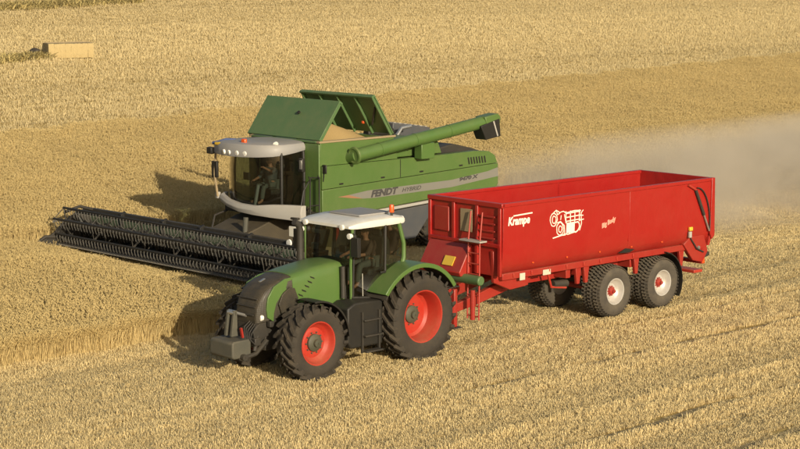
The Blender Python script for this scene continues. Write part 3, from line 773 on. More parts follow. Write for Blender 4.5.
        MB().box(B0.lerp(B1, .35) + Vector((.10, .05 * s, 0)), (.16, .035, .05)).build('door_handle', 'black', cab, bevel=.01)
        MB().loft([[B0 + Vector((0, 0, .55)), B0.lerp(B1, .5) + Vector((0, .015 * s, 0)), B1 + Vector((0, 0, -.02))], [C0, C1, C2]], False, False).build('side_window', 'glass', cab, smooth=60)
        MB().tube([B0 + Vector((.7, .05 * s, .1)), B0 + Vector((.72, .06 * s, .6))], .012, 6).build('grab_rail', 'steel', cab)
    A, B_ = corner[1], corner[-1]
    MB().loft([[A[0], A[0].lerp(A[1], .5) + Vector((.07, 0, 0)), A[1]], [Vector((1.72, 0, 1.9)), Vector((1.78, 0, 2.4)), Vector((1.74, 0, 3.1))], [B_[0], B_[0].lerp(B_[1], .5) + Vector((.07, 0, 0)), B_[1]]], False, False).build('windscreen', 'glass', cab, smooth=60)
    MB().loft([[A[4], A[5], A[6]], [B_[4], B_[5], B_[6]]], False, False).build('rear_window', 'glass', cab, smooth=60)
    MB().box((.45, 0, 1.95), (.5, .52, .16)).box((.20, 0, 2.35), (.14, .50, .72), (0, -.12, 0)).box((.17, 0, 2.78), (.10, .28, .2), (0, -.12, 0)).build('seat', 'dark', cab, bevel=.05, seg=3)
    sw = MB(); sw.lathe([(.20 + .018 * math.cos(a), .018 * math.sin(a)) for a in [i * math.pi / 3 for i in range(7)]], (0, 0, 0), 2, 20)
    sw.tube([(0, 0, 0), (.05, 0, -.45)], .03, 8); sw.box((0, 0, 0), (.38, .04, .02)); sw.box((0, 0, 0), (.04, .38, .02))
    so = sw.build('steering_wheel', 'black', cab); so.location = (1.15, 0, 2.22); so.rotation_euler = (0, R(-28), 0)
    MB().box((1.38, 0, 1.9), (.22, .42, .5)).build('console', 'black', cab, bevel=.02)
    MB().box((.55, -.36, 2.2), (.5, .16, .12)).build('armrest', 'black', cab, bevel=.02)
    MB().box((.85, -.42, 2.42), (.06, .22, .17)).build('monitor', 'black', cab, bevel=.02)
    for s in (1, -1):
        MB().box((1.72, .95 * s, 2.70), (.10, .22, .42)).tube([(1.66, .78 * s, 2.98), (1.72, .95 * s, 2.96), (1.72, .95 * s, 2.85)], .016, 6).build('mirror', 'black', cab, bevel=.02)
        for (lx, ly, lz) in ((1.78, .60 * s, 3.11), (1.74, .80 * s, 2.93), (.06, .62 * s, 3.14)):
            q = MB().lathe([(.005, .06), (.06, .055), (.068, .03), (.055, -.03), (.01, -.05)], (0, 0, 0), 0, 14).build('work_lamp', 'lamp', cab)
            q.location = (lx, ly, lz)
            if lx < .5: q.rotation_euler = (0, 0, math.pi)
    # beacon at the rear of the roof
    MB().lathe([(.055, 0), (.055, .14), (.045, .17), (.005, .18)], (.45, .74, 3.33), 2, 14, True).build('beacon', 'orange', cab, smooth=40)
    MB().tube([(.45, .74, 3.2), (.45, .74, 3.35)], .03, 8).build('beacon_stem', 'dark', cab)
    # exhaust on the right
    MB().tube([(1.95, -.62, 1.6), (1.95, -.62, 2.15), (1.95, -.62, 2.95), (2.0, -.62, 3.07), (2.12, -.62, 3.14)], [.085, .085, .075, .075, .075], 12).build('exhaust_pipe', 'dark', t, smooth=50)
    MB().tube([(1.78, .60, 1.55), (1.79, .60, 2.25)], .055, 12).build('air_intake', 'dark', t)
    # front linkage and weight
    for s in (1, -1):
        MB().tube([(3.75, .34 * s, .85), (4.1, .40 * s, .62), (4.45, .42 * s, .58)], [.06, .05, .05], 8).build('lower_link', 'dark', t)
        MB().tube([(3.85, .26 * s, 1.22), (4.12, .40 * s, .68)], .045, 8).build('lift_cylinder', 'dark', t)
    MB().tube([(3.8, 0, 1.30), (4.35, 0, 1.50)], .032, 8).build('top_link', 'steel', t)
    MB().span(3.65, 4.02, -.28, .28, .72, 1.26).span(3.95, 4.12, -.42, .42, .78, .95).build('front_bracket', 'dark', t, bevel=.02)
    w = MB()
    w.prism([(4.20, .58), (4.66, .57), (4.71, .62), (4.71, .91), (4.66, .95), (4.20, .96)], 1, -.37, .39)
    wo = w.build('ballast_weight', 'weight', t, bevel=.03, seg=3)
    MB().prism([(4.34, 1.0), (4.52, 1.0), (4.44, 1.55), (4.36, 1.55)], 1, -.13, -.06).prism([(4.34, 1.0), (4.52, 1.0), (4.44, 1.55), (4.36, 1.55)], 1, .06, .13).span(4.37, 4.43, -.13, .13, 1.45, 1.53).build('weight_mast', 'weight', t, bevel=.01)
    for s in (1, -1):
        MB().prism([(3.7, .95), (4.08, .90), (4.12, 1.10), (3.95, 1.24), (3.7, 1.26)], 1, s * .30, s * .36).build('linkage_plate', 'dark', t, bevel=.01)
        MB().lathe([(.01, -.05), (.07, -.05), (.07, .05), (.01, .05)], (4.44, .44 * s, .60), 1, 12).build('hook_end', 'dark', t)
        MB().box((3.72, .46 * s, 1.22), (.12, .10, .12)).build('lamp_bracket', 'dark', t, bevel=.01)
    MB().tube([(4.40, -.1, 1.50), (4.40, .1, 1.50)], .055, 10).build('top_pin', 'steel', t)
    MB().span(3.9, 4.0, -.24, .24, .95, 1.22).build('coupler_block', 'weight', t, bevel=.02)
    MB().box((4.38, .30, 1.10), (.04, .05, .22), (0, .2, 0)).build('mast_pin', 'red_dusty', t)
    h = MB()
    for k in range(5): h.tube([(3.98, .12 + .05 * k, 1.3 - .02 * k), (4.2, .16 + .06 * k, 1.18 - .03 * k), (4.25, .22 + .05 * k, .95), (4.1, .3 + .03 * k, .80)], .014, 6)
    h.build('hydraulic_hoses', 'hose', t)
    MB().span(-1.05, -.5, -.16, .16, .52, .78).tube([(-.9, -.4, .7), (-1.25, -.42, .62)], .04, 8).tube([(-.9, .4, .7), (-1.25, .42, .62)], .04, 8).build('hitch', 'dark', t, bevel=.01)
    return t
make_tractor()
def in_vehicle(ps, q):
    c, s = math.cos(R(ps[2])), math.sin(R(ps[2]))
    return (ps[0] + q[0] * c - q[1] * s, ps[1] + q[0] * s + q[1] * c, q[2] + float(terrain(ps[0], ps[1])))
make_person('driver in a dark reddish shirt sitting at the wheel of the tractor', in_vehicle(TRACTOR, (.42, 0, 2.05)), R(TRACTOR[2]), 'shirt', [(.66, .17, .30), (.62, -.2, .28)])

# ------------------------------------------------------------------ the trailer
def text_on_side(*a, **k): return lettering(*a, **k)
def make_trailer():
    t = empty('tipping_trailer', (TRAILER[0], TRAILER[1], float(terrain(TRAILER[0], TRAILER[1]))), R(TRAILER[2]))
    tag(t, 'long red tipping trailer with high smooth sides hitched behind the tractor', 'trailer')
    XF, XR, HW, ZT, ZB = 4.11, -3.77, 1.225, 3.20, 1.52
    for x in (0, -1.85):
        for s in (1, -1):
            make_wheel(t, (x, .92 * s, .675), .68, .62, .315, s, 'block', 'silver', 'red_dusty', .17, .10)
    for x in (0, -1.85):
        MB().tube([(x, -.7, .675), (x, .7, .675)], .075, 10).build('axle', 'red_dusty', t)
        for s in (1, -1): MB().prism([(x - .55, .80), (x, .72), (x + .55, .80), (x + .55, .86), (x, .80), (x - .55, .86)], 1, s * .46, s * .56).build('leaf_spring', 'dark', t, bevel=.008)
    # side walls: straight above, rolled inwards at the foot
    def wall_profile(s):
        o = [(HW, ZT), (HW, 2.35), (HW - .015, 2.0), (HW - .05, 1.78), (HW - .14, 1.60), (HW - .32, ZB)]
        i = [(y - .05, z + .0) for y, z in o[:-1]] + [(HW - .34, ZB + .06)]
        return [(s * y, z) for y, z in o] + [(s * y, z + (.02 if k < 2 else 0)) for k, (y, z) in enumerate(reversed(i))]
    seam = -.45
    for s in (1, -1):
        pr = wall_profile(s)
        for x0, x1 in ((XF - .03, seam + .003), (seam - .003, XR + .05)):
            MB().loft([[(x0, y, z) for y, z in pr], [(x1, y, z) for y, z in pr]]).build('side_panel', 'red', t, smooth=40, bevel=.006)
        MB().span(seam - .03, seam + .03, s * (HW - .05), s * (HW - .002), 1.9, ZT - .05).build('side_post', 'red', t, bevel=.008)
        MB().span(XF + .02, XR - .02, s * (HW - .07), s * (HW + .03), ZT - .045, ZT + .045).build('top_rail', 'red', t, bevel=.014)
        # lower longitudinal rail with lashing hooks
        MB().span(XF - .15, XR + .9, s * .98, s * 1.10, 1.40, 1.56).build('lower_rail', 'red_dusty', t, bevel=.015)
        for k in range(8):
            MB().box((3.6 - k * .62, s * 1.115, 1.49), (.035, .03, .09)).build('lashing_hook', 'red_rim', t, bevel=.006)
    MB().span(XF - .1, XR + .2, -.92, .92, ZB - .03, ZB + .05).build('floor', 'red_dusty', t)
    # front wall with frame, recessed panels, inspection window
    MB().span(XF - .045, XF, -HW + .05, HW - .05, ZB, ZT - .02).build('front_wall', 'red', t)
    MB().span(XF - .06, XF + .05, -HW - .03, HW + .03, ZT - .06, ZT + .05).build('front_rail', 'red', t, bevel=.015)
    for y in (-1.17, -.36, .42, 1.17):
        MB().span(XF, XF + .06, y - .045, y + .045, ZB, ZT - .06).build('front_post', 'red', t, bevel=.01)
    MB().span(XF, XF + .065, -1.2, 1.2, 2.20, 2.29).build('cross_rail', 'red', t, bevel=.012)
    MB().span(XF, XF + .045, -1.02, -.52, 2.42, 3.02).build('front_panel', 'red_dusty', t, bevel=.03)
    MB().span(XF, XF + .03, -.14, .26, 2.48, 3.02).build('inspection_window', 'tan_panel', t, bevel=.01)
    for k in range(4): MB().span(XF + .03, XF + .05, .45, 1.02, 2.38 + k * .17, 2.42 + k * .17).build('front_rung', 'red_dusty', t, bevel=.006)
    # front skirt and corner gusset
    MB().prism([(4.11, 2.2), (4.16, 2.2), (4.55, 1.55), (4.5, 1.45), (4.11, 1.45)], 1, -1.16, .25).build('cylinder_housing', 'red_dusty', t, bevel=.02)
    MB().prism([(3.0, 1.15), (3.55, 1.12), (4.10, 1.35), (4.14, 2.1), (4.02, 2.1), (3.7, 1.56), (3.0, 1.5)], 1, .86, .96).build('corner_gusset', 'red_dusty', t, bevel=.015)
    MB().prism([(3.0, 1.15), (3.55, 1.12), (4.10, 1.35), (4.14, 2.1), (4.02, 2.1), (3.7, 1.56), (3.0, 1.5)], 1, -.96, -.86).build('corner_gusset', 'red_dusty', t, bevel=.015)
    MB().tube([(4.36, -1.0, 1.40), (4.36, .80, 1.40)], .115, 18).build('air_tank', 'green_lid', t, bevel=.03, smooth=50)
    MB().box((4.435, -.22, 1.78), (.02, .34, .24), (0, R(-31), 0)).build('warning_plate', 'yellow', t)
    # ladder on the front
    for y in (.28, .66): MB().tube([(4.30, y, .44), (4.28, y, 2.3), (4.20, y, 3.0)], .02, 6).build('ladder_rail', 'red_rim', t)
    for k in range(8): MB().tube([(4.30 - .003 * k, .28, .52 + k * .25), (4.30 - .003 * k, .66, .52 + k * .25)], .018, 6).build('ladder_rung', 'red_rim', t)
    MB().span(4.18, 4.42, .10, .80, 2.30, 2.34).build('platform', 'light_grey', t, bevel=.008)
    # chassis, drawbar
    for s in (1, -1): MB().prism([(-3.4, 1.12), (2.8, 1.10), (4.3, .78), (5.2, .66), (5.2, .84), (4.3, 1.02), (2.8, 1.40), (-3.4, 1.40)], 1, s * .40, s * .54).build('chassis_beam', 'red_dusty', t, bevel=.012)
    for x in (3.0, 1.5, .95, -.9, -2.8): MB().span(x - .08, x + .08, -.95, .95, 1.16, 1.40).build('cross_member', 'red_dusty', t, bevel=.012)
    MB().prism([(-.54, 5.0), (.54, 5.0), (.12, 5.85), (-.12, 5.85)], 0, 0, 0.001) if False else None
    d = MB(); d.prism([(5.1, -.54), (5.1, .54), (5.75, .12), (5.95, .10), (5.95, -.10), (5.75, -.12)], 2, .66, .84); d.build('drawbar', 'red_dusty', t, bevel=.02)
    MB().lathe([(.05, 0), (.11, 0), (.11, .10), (.05, .10), (.05, 0)], (6.0, 0, .68), 2, 16).build('drawbar_eye', 'dark', t)
    MB().box((4.95, .50, .80), (.11, .11, .90)).build('support_leg', 'red_dusty', t, bevel=.02)
    MB().box((4.95, .50, .335), (.26, .24, .03)).build('support_foot', 'dark', t, bevel=.005)
    MB().tube([(4.75, .9, .55), (4.75, .9, 1.25)], .06, 10).build('hose_stand', 'red_dusty', t)
    h = MB()
    for k in range(4): h.tube([(4.4, .1 * k - .2, 1.2), (5.0, .1 * k - .2, 1.32 - .05 * k), (5.7, .08 * k - .1, 1.15 - .06 * k), (6.15, .06 * k - .1, 1.1)], .016, 6)
    h.build('supply_hoses', 'hose', t)
    # brake linkage, hangers and cylinders under the side
    for x in (1.25, .95, -.95, -2.75):
        for s in (1, -1): MB().prism([(x - .10, 1.42), (x + .10, 1.42), (x + .05, 1.0), (x - .05, 1.0)], 1, s * .98, s * 1.06).build('spring_hanger', 'red_dusty', t, bevel=.01)
    for s in (1, -1):
        MB().tube([(1.95, .85 * s, 1.05), (1.45, .85 * s, 1.02)], .09, 12).build('brake_cylinder', 'dark', t)
        MB().tube([(2.2, .9 * s, 1.4), (2.05, .9 * s, 1.0), (1.5, .88 * s, .92)], .03, 8).build('brake_arm', 'red_rim', t)
        MB().box((3.30, s * 1.115, 1.43), (.18, .015, .17)).build('reflector_plate', 'reflector', t, bevel=.004)
        MB().box((2.45, s * 1.115, 1.44), (.27, .015, .13)).build('reflector_plate', 'reflector', t, bevel=.004)
        for k in range(5): MB().box((3.0 - k * 1.2, s * (HW + .004 - .055), 1.74), (.05, .02, .03)).build('side_marker', 'orange', t, bevel=.004)
        # mudguards behind and between the wheels
        rings = []
        for k in range(9):
            a = R(100 + k * 14)
            rings.append([(-1.85 + r * math.cos(a), y, .675 + r * math.sin(a)) for r, y in ((.80, .66 * s), (.80, 1.2 * s), (.775, 1.2 * s), (.775, .66 * s))])
        MB().loft(rings).build('mudguard', 'black', t)
        MB().prism([(-.15, 1.62), (-.55, 1.60), (-.75, 1.66), (-.40, 1.72)], 1, s * 1.10, s * 1.16).build('side_recess', 'black', t)
        # tailgate ram and its hose
        MB().tube([(-3.02, s * 1.262, 2.98), (-3.38, s * 1.265, 2.30)], .042, 10).build('ram_barrel', 'dark', t)
        MB().tube([(-3.38, s * 1.265, 2.30), (-3.62, s * 1.262, 1.86)], .024, 8).build('ram_rod', 'steel', t)
        MB().tube([(-2.72, s * 1.26, 3.13), (-2.95, s * 1.26, 3.02), (-3.05, s * 1.262, 2.97)], .03, 8).build('ram_bracket', 'red_rim', t)
        MB().tube([(-3.08 - .56 * math.sin(q / 14 * 1.75), s * 1.265, 2.03 + 1.0 * math.cos(q / 14 * 1.75)) for q in range(15)], .017, 8).build('ram_hose', 'hose', t)
        # rear frame leg with lamp and step
        MB().prism([(-2.7, 1.58), (-3.0, 1.75), (-3.55, 1.75), (-3.72, 1.3), (-3.5, 1.02), (-3.1, 1.12)], 1, s * 1.02, s * 1.16).build('rear_bracket', 'red_dusty', t, bevel=.02)
        for k in range(3): MB().lathe([(.005, s * .03), (.04, s * .028), (.05, 0)], (-3.15 - k * .16, s * 1.165, 1.52 - .08 * k), 1, 12).build('lock_pin', 'steel' if k == 1 else 'red_dusty', t)
        MB().tube([(-2.95, s * 1.18, 1.72), (-3.2, s * 1.2, 1.42), (-3.5, s * 1.18, 1.30)], .02, 6).build('lock_hose', 'hose', t)
        MB().box((-3.68, s * 1.10, 1.20), (.26, .10, .10), (0, .2, 0)).build('lock_hook', 'dark', t, bevel=.015)
        MB().box((-2.86, s * 1.25, 1.98), (.13, .06, .10)).build('amber_lamp', 'yellow', t, bevel=.012)
        MB().box((-2.84, s * 1.25, 1.83), (.10, .06, .16)).build('lamp_socket', 'light_grey', t, bevel=.012)
        MB().box((-3.55, s * .98, 1.06), (.10, .35, .14)).build('tail_lamp', 'orange', t, bevel=.015)
    MB().span(-3.62, -3.48, -1.15, 1.15, .98, 1.08).build('rear_bumper', 'red_dusty', t, bevel=.015)
    MB().span(-3.45, -3.1, -1.2, 1.2, .78, .86).build('underrun_bar', 'red_rim', t, bevel=.012)
    # tailgate
    MB().prism([(XR + .04, ZT + .04), (XR - .04, ZT + .04), (XR - .06, 1.72), (XR + .06, 1.46), (XR + .12, 1.46), (XR + .04, 1.75)], 1, -HW + .02, HW - .02).build('tailgate', 'red', t, bevel=.01)
    for s in (1, -1):
        MB().prism([(XR + .06, ZT + .04), (XR - .06, ZT + .04), (XR - .09, 1.72), (XR + .02, 1.62), (XR + .10, 1.8)], 1, s * (HW - .02), s * (HW + .035)).build('rear_post', 'red', t, bevel=.012)
    # lettering and the line-drawn emblem on both long sides is the left one in view
    lettering('Krampe', .27, (3.93, HW + .006, 2.72), t, 'letter_white', shear=.2, bold=.010, width=.74)
    MB().prism([(3.10, 2.965), (3.74, 2.945), (3.74, 2.915), (3.09, 2.935)], 1, HW + .001, HW + .005).build('name_bar', 'letter_white', t)
    lettering('Big Body', .15, (.60, HW + .006, 2.335), t, 'letter_pink', shear=.3, bold=.010, tilt=R(16), width=.56)
    e = MB()
    def stroke(pts, w=.022, cl=False):
        pts = [(2.50 - q[0] * .94, q[1] * .80 + 2.29) for q in pts]
        if cl: pts = pts + [pts[0]]
        for a, b in zip(pts, pts[1:]):
            d_ = Vector((b[0] - a[0], b[1] - a[1])); n_ = Vector((-d_.y, d_.x)).normalized() * w / 2
            ex = d_.normalized() * w * .3
            q = [Vector(a) - ex - n_, Vector(a) - ex + n_, Vector(b) + ex + n_, Vector(b) + ex - n_]
            e.prism([(k.x, k.y) for k in q], 1, HW + .001, HW + .004 + .0008 * (len(e.v) % 5))
    def loop(cx, cy, rx, ry, n=14, a0=0, a1=2 * math.pi, jit=.0):
        return [(cx + rx * math.cos(a0 + (a1 - a0) * i / n) * (1 + random.uniform(-jit, jit)), cy + ry * math.sin(a0 + (a1 - a0) * i / n) * (1 + random.uniform(-jit, jit))) for i in range(n + 1)]
    stroke(loop(.16, .52, .13, .20, 14, jit=.1)); stroke(loop(.17, .52, .07, .11, 10, jit=.15)); stroke(loop(.40, .22, .13, .20, 14, jit=.1)); stroke(loop(.41, .21, .06, .10, 10, jit=.15))
    stroke([(.10, .70), (.25, .80), (.38, .72), (.52, .74), (.62, .68), (.95, .72), (1.18, .70)])
    stroke([(.25, .80), (.30, .66), (.42, .72)]); stroke([(.42, .50), (.44, .62)]); stroke([(.30, .42), (.42, .44), (.56, .30), (.58, .08)])
    for k in range(4): stroke([(.62 + .17 * k, .38), (.62 + .17 * k, .72)], .026)
    for k in range(3): stroke([(.62, .42 + .12 * k), (1.16, .44 + .12 * k)], .024)
    stroke([(.56, .64), (.62, .40), (.66, .36)])
    for k in range(7): stroke([(.66 + .045 * k, .06 + .02 * (k % 2)), (.67 + .045 * k, .36)], .040)
    stroke(loop(1.0, .22, .14, .15, 12, jit=.12), .03); stroke([(1.15, .10), (1.22, .30), (1.20, .62), (1.28, .70)]); stroke([(1.12, .40), (1.30, .42)]); stroke([(1.10, .56), (1.28, .54)])
    stroke([(.14, -.03), (.46, .02), (.60, .02)], .028); stroke([(.55, .06), (.70, .02), (1.05, .08)], .02)
    e.build('emblem', 'letter_white', t, smooth=0)
    return t
make_trailer()

# ------------------------------------------------------------------ the combine harvester
def make_combine():
    z0 = float(terrain(COMBINE[0], COMBINE[1]))
    t = empty('combine_harvester', (COMBINE[0], COMBINE[1], z0), R(COMBINE[2]))
    tag(t, 'large green combine harvester with raised tank lids and a wide cutting header', 'combine harvester')
    for s in (1, -1):
        make_wheel(t, (0, .96 * s, .97), .98, .74, .45, s, 'lug', 'red_rim', 'weight', .25, .2, 20)
        make_wheel(t, (-4.45, 1.20 * s, .72), .73, .55, .36, s, 'lug', 'weight', 'weight', .2, .16, 18)
    MB().tube([(0, -1.0, .97), (0, 1.0, .97)], .22, 14).build('front_axle', 'dark', t)
    MB().tube([(-4.45, -1.0, .72), (-4.45, 1.0, .72)], .11, 12).build('rear_axle', 'dark', t)
    MB().prism([(.6, 1.3), (.6, 2.9), (-6.4, 2.75), (-6.5, 1.75), (-4.6, 1.2), (-3.2, .95), (-.4, .95)], 1, -.56, .56).build('chassis', 'slate', t, bevel=.03)
    # side panels, with the seam between upper and lower sheet
    def seam(x): return 2.27 - .034 * x
    def foot(x): return 1.40 - .055 * x if x > -4 else 1.62 - .025 * (x + 4)
    xs = [.40, -.4, -1.5, -2.8, -4.2, -5.4, -6.3]
    for s in (1, -1):
        y0, y1 = s * 1.36, s * 1.62
        top = [(.48, 2.93), (-4.4, 2.93), (-5.8, 2.95), (-6.45, 2.90), (-6.72, 2.76), (-6.84, 2.52)]
        up = [(x, seam(x) + .010) for x in [.48] + xs[1:]] + [(-6.86, seam(-6.86) + .01)]
        MB().prism(up + list(reversed(top)), 1, y0, y1).build('upper_side_panel', 'green_dusty', t, bevel=.025, seg=3)
        lo = [(x, seam(x) - .010) for x in [.48] + xs[1:]] + [(-6.88, seam(-6.88) - .01)]
        bo = [(.48, 1.52), (.30, foot(.3))] + [(x, foot(x)) for x in xs[1:]] + [(-6.78, foot(-6.78)), (-6.90, 1.85)]
        MB().prism(lo + list(reversed(bo)), 1, y0, y1).build('lower_side_panel', 'green_dusty', t, bevel=.025, seg=3)
        MB().prism([(-1.0, foot(-1.0) - .005), (-6.5, foot(-6.5) - .005), (-6.5, foot(-6.5) - .12), (-4.2, foot(-4.2) - .13), (-1.0, foot(-1.0) - .11)], 1, s * 1.38, s * 1.59).build('panel_sill', 'light_grey', t, bevel=.02)
        MB().prism([(-1.2, 1.30), (-4.4, 1.47), (-4.0, 1.15), (-3.35, .45), (-1.2, .42)], 1, s * 1.30, s * 1.54).build('lower_skirt', 'slate', t, bevel=.02)
        # stripe
        za = lambda x: 1.985 - .020 * (x + .2)
        st = [(-.55, za(-.55) + .03), (-1.3, za(-1.3) + .085), (-4.8, 2.125), (-6.4, 2.27), (-6.86, 2.36), (-6.89, 2.08), (-6.4, 2.04), (-4.8, 1.90), (-1.6, 1.85), (-1.1, 1.87)]
        MB().prism(st, 1, s * 1.622, s * 1.626).build('stripe', 'stripe', t)
        MB().prism([(-.12, 2.0), (-.55, za(-.55) + .03), (-1.1, 1.87), (-.75, 1.91)], 1, s * 1.622, s * 1.626).build('stripe_tip', 'stripe_red', t)
    lettering('FENDT', .27, (-1.42, 1.629, 1.885), t, 'letter_dark', shear=.28, bold=.014, tilt=R(1.3), width=1.12)
    lettering('HYBRID', .17, (-2.68, 1.629, 1.93), t, 'letter_dark', shear=.35, bold=.002, tilt=R(1.3), width=.80)
    lettering('9470 X', .15, (-5.12, 1.629, 2.06), t, 'letter_dark', shear=.25, bold=.008, tilt=R(3), width=.85)
    for x in (-.25, -1.9, -3.5, -5.2):
        MB().box((x, 1.635, seam(x) + .10), (.14, .03, .045)).build('panel_latch', 'black', t, bevel=.008)
    for k in range(7):
        MB().box((-5.55 - k * .12, 1.628, 2.66), (.05, .016, .22), (0, .25, 0)).build('vent_slot', 'black', t, bevel=.004)
    MB().span(-2.62, -2.64, 1.6, 1.628, 2.38, 2.92).build('panel_joint', 'black', t)
    # rear hood end, straw chute
    MB().prism([(-6.45, 2.72), (-6.85, 2.5), (-6.9, 1.75), (-6.5, 1.3)], 1, -1.36, 1.36).build('rear_hood', 'green_dusty', t, bevel=.04)
    MB().prism([(-6.5, 1.75), (-6.85, 1.6), (-7.2, .95), (-6.4, .85), (-5.8, 1.2)], 1, -.95, .95).build('straw_chopper', 'dark', t, bevel=.03)
    # grain tank
    MB().prism([(.50, 2.94), (.50, 3.60), (-2.40, 3.60), (-2.55, 2.94)], 1, 1.52, 1.58).build('tank_side', 'green_dusty', t, bevel=.01)
    MB().prism([(.50, 2.94), (.50, 3.60), (-2.40, 3.60), (-2.55, 2.94)], 1, -1.58, -1.52).build('tank_side', 'green_dusty', t, bevel=.01)
    MB().span(.44, .505, -1.50, 1.50, 2.9, 3.60).build('tank_front', 'green_dusty', t)
    MB().span(-2.45, -2.39, -1.50, 1.50, 2.9, 3.60).build('tank_rear', 'green_dusty', t)
    for s in (1, -1):
        MB().span(.56, -2.46, s * 1.46, s * 1.61, 3.602, 3.66).build('tank_rim', 'tan_panel', t, bevel=.012)
    MB().span(.38, .575, -1.455, 1.455, 3.602, 3.66).build('tank_rim', 'green_lid', t, bevel=.012)
    MB().span(.508, .58, .95, 1.60, 1.30, 3.58).build('front_corner_panel', 'green_dusty', t, bevel=.02)
    MB().span(.508, .58, -1.60, -.95, 1.30, 3.58).build('front_corner_panel', 'green_dusty', t, bevel=.02)
    # heap of grain
    g = MB(); n = 20; vs = []
    for i in range(n + 1):
        for j in range(n + 1):
            x = .40 - 2.76 * i / n; y = -1.5 + 3.0 * j / n
            r = math.hypot((x + 1.1) / 1.5, y / 1.6)
            vs.append((x, y, 3.42 + .62 * max(0, 1 - r) + random.uniform(-.012, .012)))
    fs = [(i * (n + 1) + j, i * (n + 1) + j + 1, (i + 1) * (n + 1) + j + 1, (i + 1) * (n + 1) + j) for i in range(n) for j in range(n)]
    gm, nt, p = new_mat('wheat_grain')
    tc = nd(nt, "ShaderNodeTexCoord"); nz = nd(nt, "ShaderNodeTexNoise"); setin(nz, Scale=60.0, Detail=3.0); nt.links.new(tc.outputs['Object'], nz.inputs['Vector'])
    rp = nd(nt, "ShaderNodeMix", data_type='RGBA'); nt.links.new(nz.outputs['Fac'], rp.inputs[0]); rp.inputs[6].default_value = (0.36, 0.23, 0.08, 1); rp.inputs[7].default_value = (0.66, 0.47, 0.2, 1)
    nt.links.new(rp.outputs[2], p.inputs['Base Color']); p.inputs['Roughness'].default_value = 0.9
    o = MB().add(vs, fs).build('grain_heap', gm, t, smooth=80); o['kind'] = 'stuff'
    # lids: two flaps standing up, leaning towards each other
    def lid(xb, zb, xt, zt, yr, yl, name, ribs):
        d = Vector((xt - xb, 0, zt - zb)); nrm = Vector((-d.z, 0, d.x)).normalized() * .04
        if nrm.x < 0 and xb > xt: nrm = -nrm
        q = [Vector((xb, 0, zb)), Vector((xt, 0, zt))]
        MB().prism([(q[0].x, q[0].z), (q[1].x, q[1].z), (q[1].x + nrm.x, q[1].z + nrm.z), (q[0].x + nrm.x, q[0].z + nrm.z)], 1, yr, yl).build(name, 'green_lid', t, bevel=.01)
        ins = -1
        dd = d.normalized()
        edge = lambda y: MB().prism([(q[0].x - nrm.x * .1, q[0].z - nrm.z * .1), (q[1].x - nrm.x * .1, q[1].z - nrm.z * .1), (q[1].x - nrm.x * 2.2, q[1].z - nrm.z * 2.2), (q[0].x - nrm.x * 2.2, q[0].z - nrm.z * 2.2)], 1, y - .025, y + .025)
        for y in ribs: edge(y).build('lid_rib', 'green_lid', t, bevel=.006)
        top = q[1] - dd * .05
        MB().prism([(top.x, top.z), (top.x + dd.x * .06, top.z + dd.z * .06), (top.x + dd.x * .06 - nrm.x * 2.4, top.z + dd.z * .06 - nrm.z * 2.4), (top.x - nrm.x * 2.4, top.z - nrm.z * 2.4)], 1, yr, yl).build('lid_flange', 'green_lid', t, bevel=.006)
    lid(.48, 3.67, -.32, 4.76, -1.75, 1.55, 'front_tank_lid', [-1.7, -.6, .5, 1.5])
    lid(-2.40, 3.69, -1.62, 4.88, -1.75, 1.55, 'rear_tank_lid', [-1.7, -.9, -.1, .7, 1.5])
    MB().tube([(-2.15, .9, 3.95), (-1.85, 1.35, 4.5)], .03, 8).build('lid_strut', 'dark', t)
    MB().box((-2.1, .55, 4.0), (.06, .08, .08)).build('lid_latch', 'orange', t, bevel=.01)
    lk = MB().lathe([(.005, .05), (.05, .045), (.05, 0)], (0, 0, 0), 0, 10).build('lid_knob', 'black', t); lk.location = (.05, .12, 4.38); lk.rotation_euler = (0, R(-35), 0)
    # engine deck behind the tank
    MB().prism([(-2.56, 2.96), (-2.56, 3.44), (-4.35, 3.42), (-4.55, 2.96)], 1, -1.5, 1.45).build('engine_cover', 'green_dusty', t, bevel=.03)
    MB().prism([(-4.62, 2.90), (-4.70, 3.10), (-5.3, 3.18), (-6.1, 3.0), (-6.5, 2.88)], 1, -1.2, 1.2).build('engine_deck', 'dark', t, bevel=.04)
    MB().prism([(-4.62, 3.0), (-4.66, 3.74), (-6.3, 3.50), (-6.35, 2.9)], 1, -1.45, -.85).build('radiator_box', 'slate', t, bevel=.03)
    for k in range(7): MB().box((-4.78 - k * .23, -1.15, 3.74 - k * .034), (.10, .5, .02), (0, R(-8), 0)).build('radiator_slat', 'light_grey', t)
    MB().tube([(-2.9, -.2, 3.56), (-4.0, -.2, 3.54)], .14, 14).build('air_filter', 'black', t, bevel=.03)
    MB().tube([(-4.3, -.3, 3.4), (-4.5, -.3, 3.62), (-4.9, -.3, 3.66)], .06, 10).build('exhaust_pipe', 'steel', t)
    # unloading auger folded back along the side
    a0, a1 = Vector((-.55, 1.90, 3.20)), Vector((-5.75, 2.0, 3.87))
    ag = MB(); ag.tube([a0, a1], .195, 20); ag.build('auger_tube', 'green', t, smooth=50, bevel=.02)
    fl = MB().lathe([(.01, .02), (.19, .02), (.20, .04), (.25, .03), (.26, 0), (.26, -.03), (.01, -.04)], (0, 0, 0), 0, 24).build('auger_flange', 'green_dusty', t, smooth=40)
    fl.location = a0 + Vector((.02, 0, 0)); fl.rotation_euler = (0, R(7), 0)
    MB().tube([(-.66, 1.5, 3.12), (-.66, 1.90, 3.20)], .20, 18).build('auger_elbow', 'green_dusty', t, smooth=50)
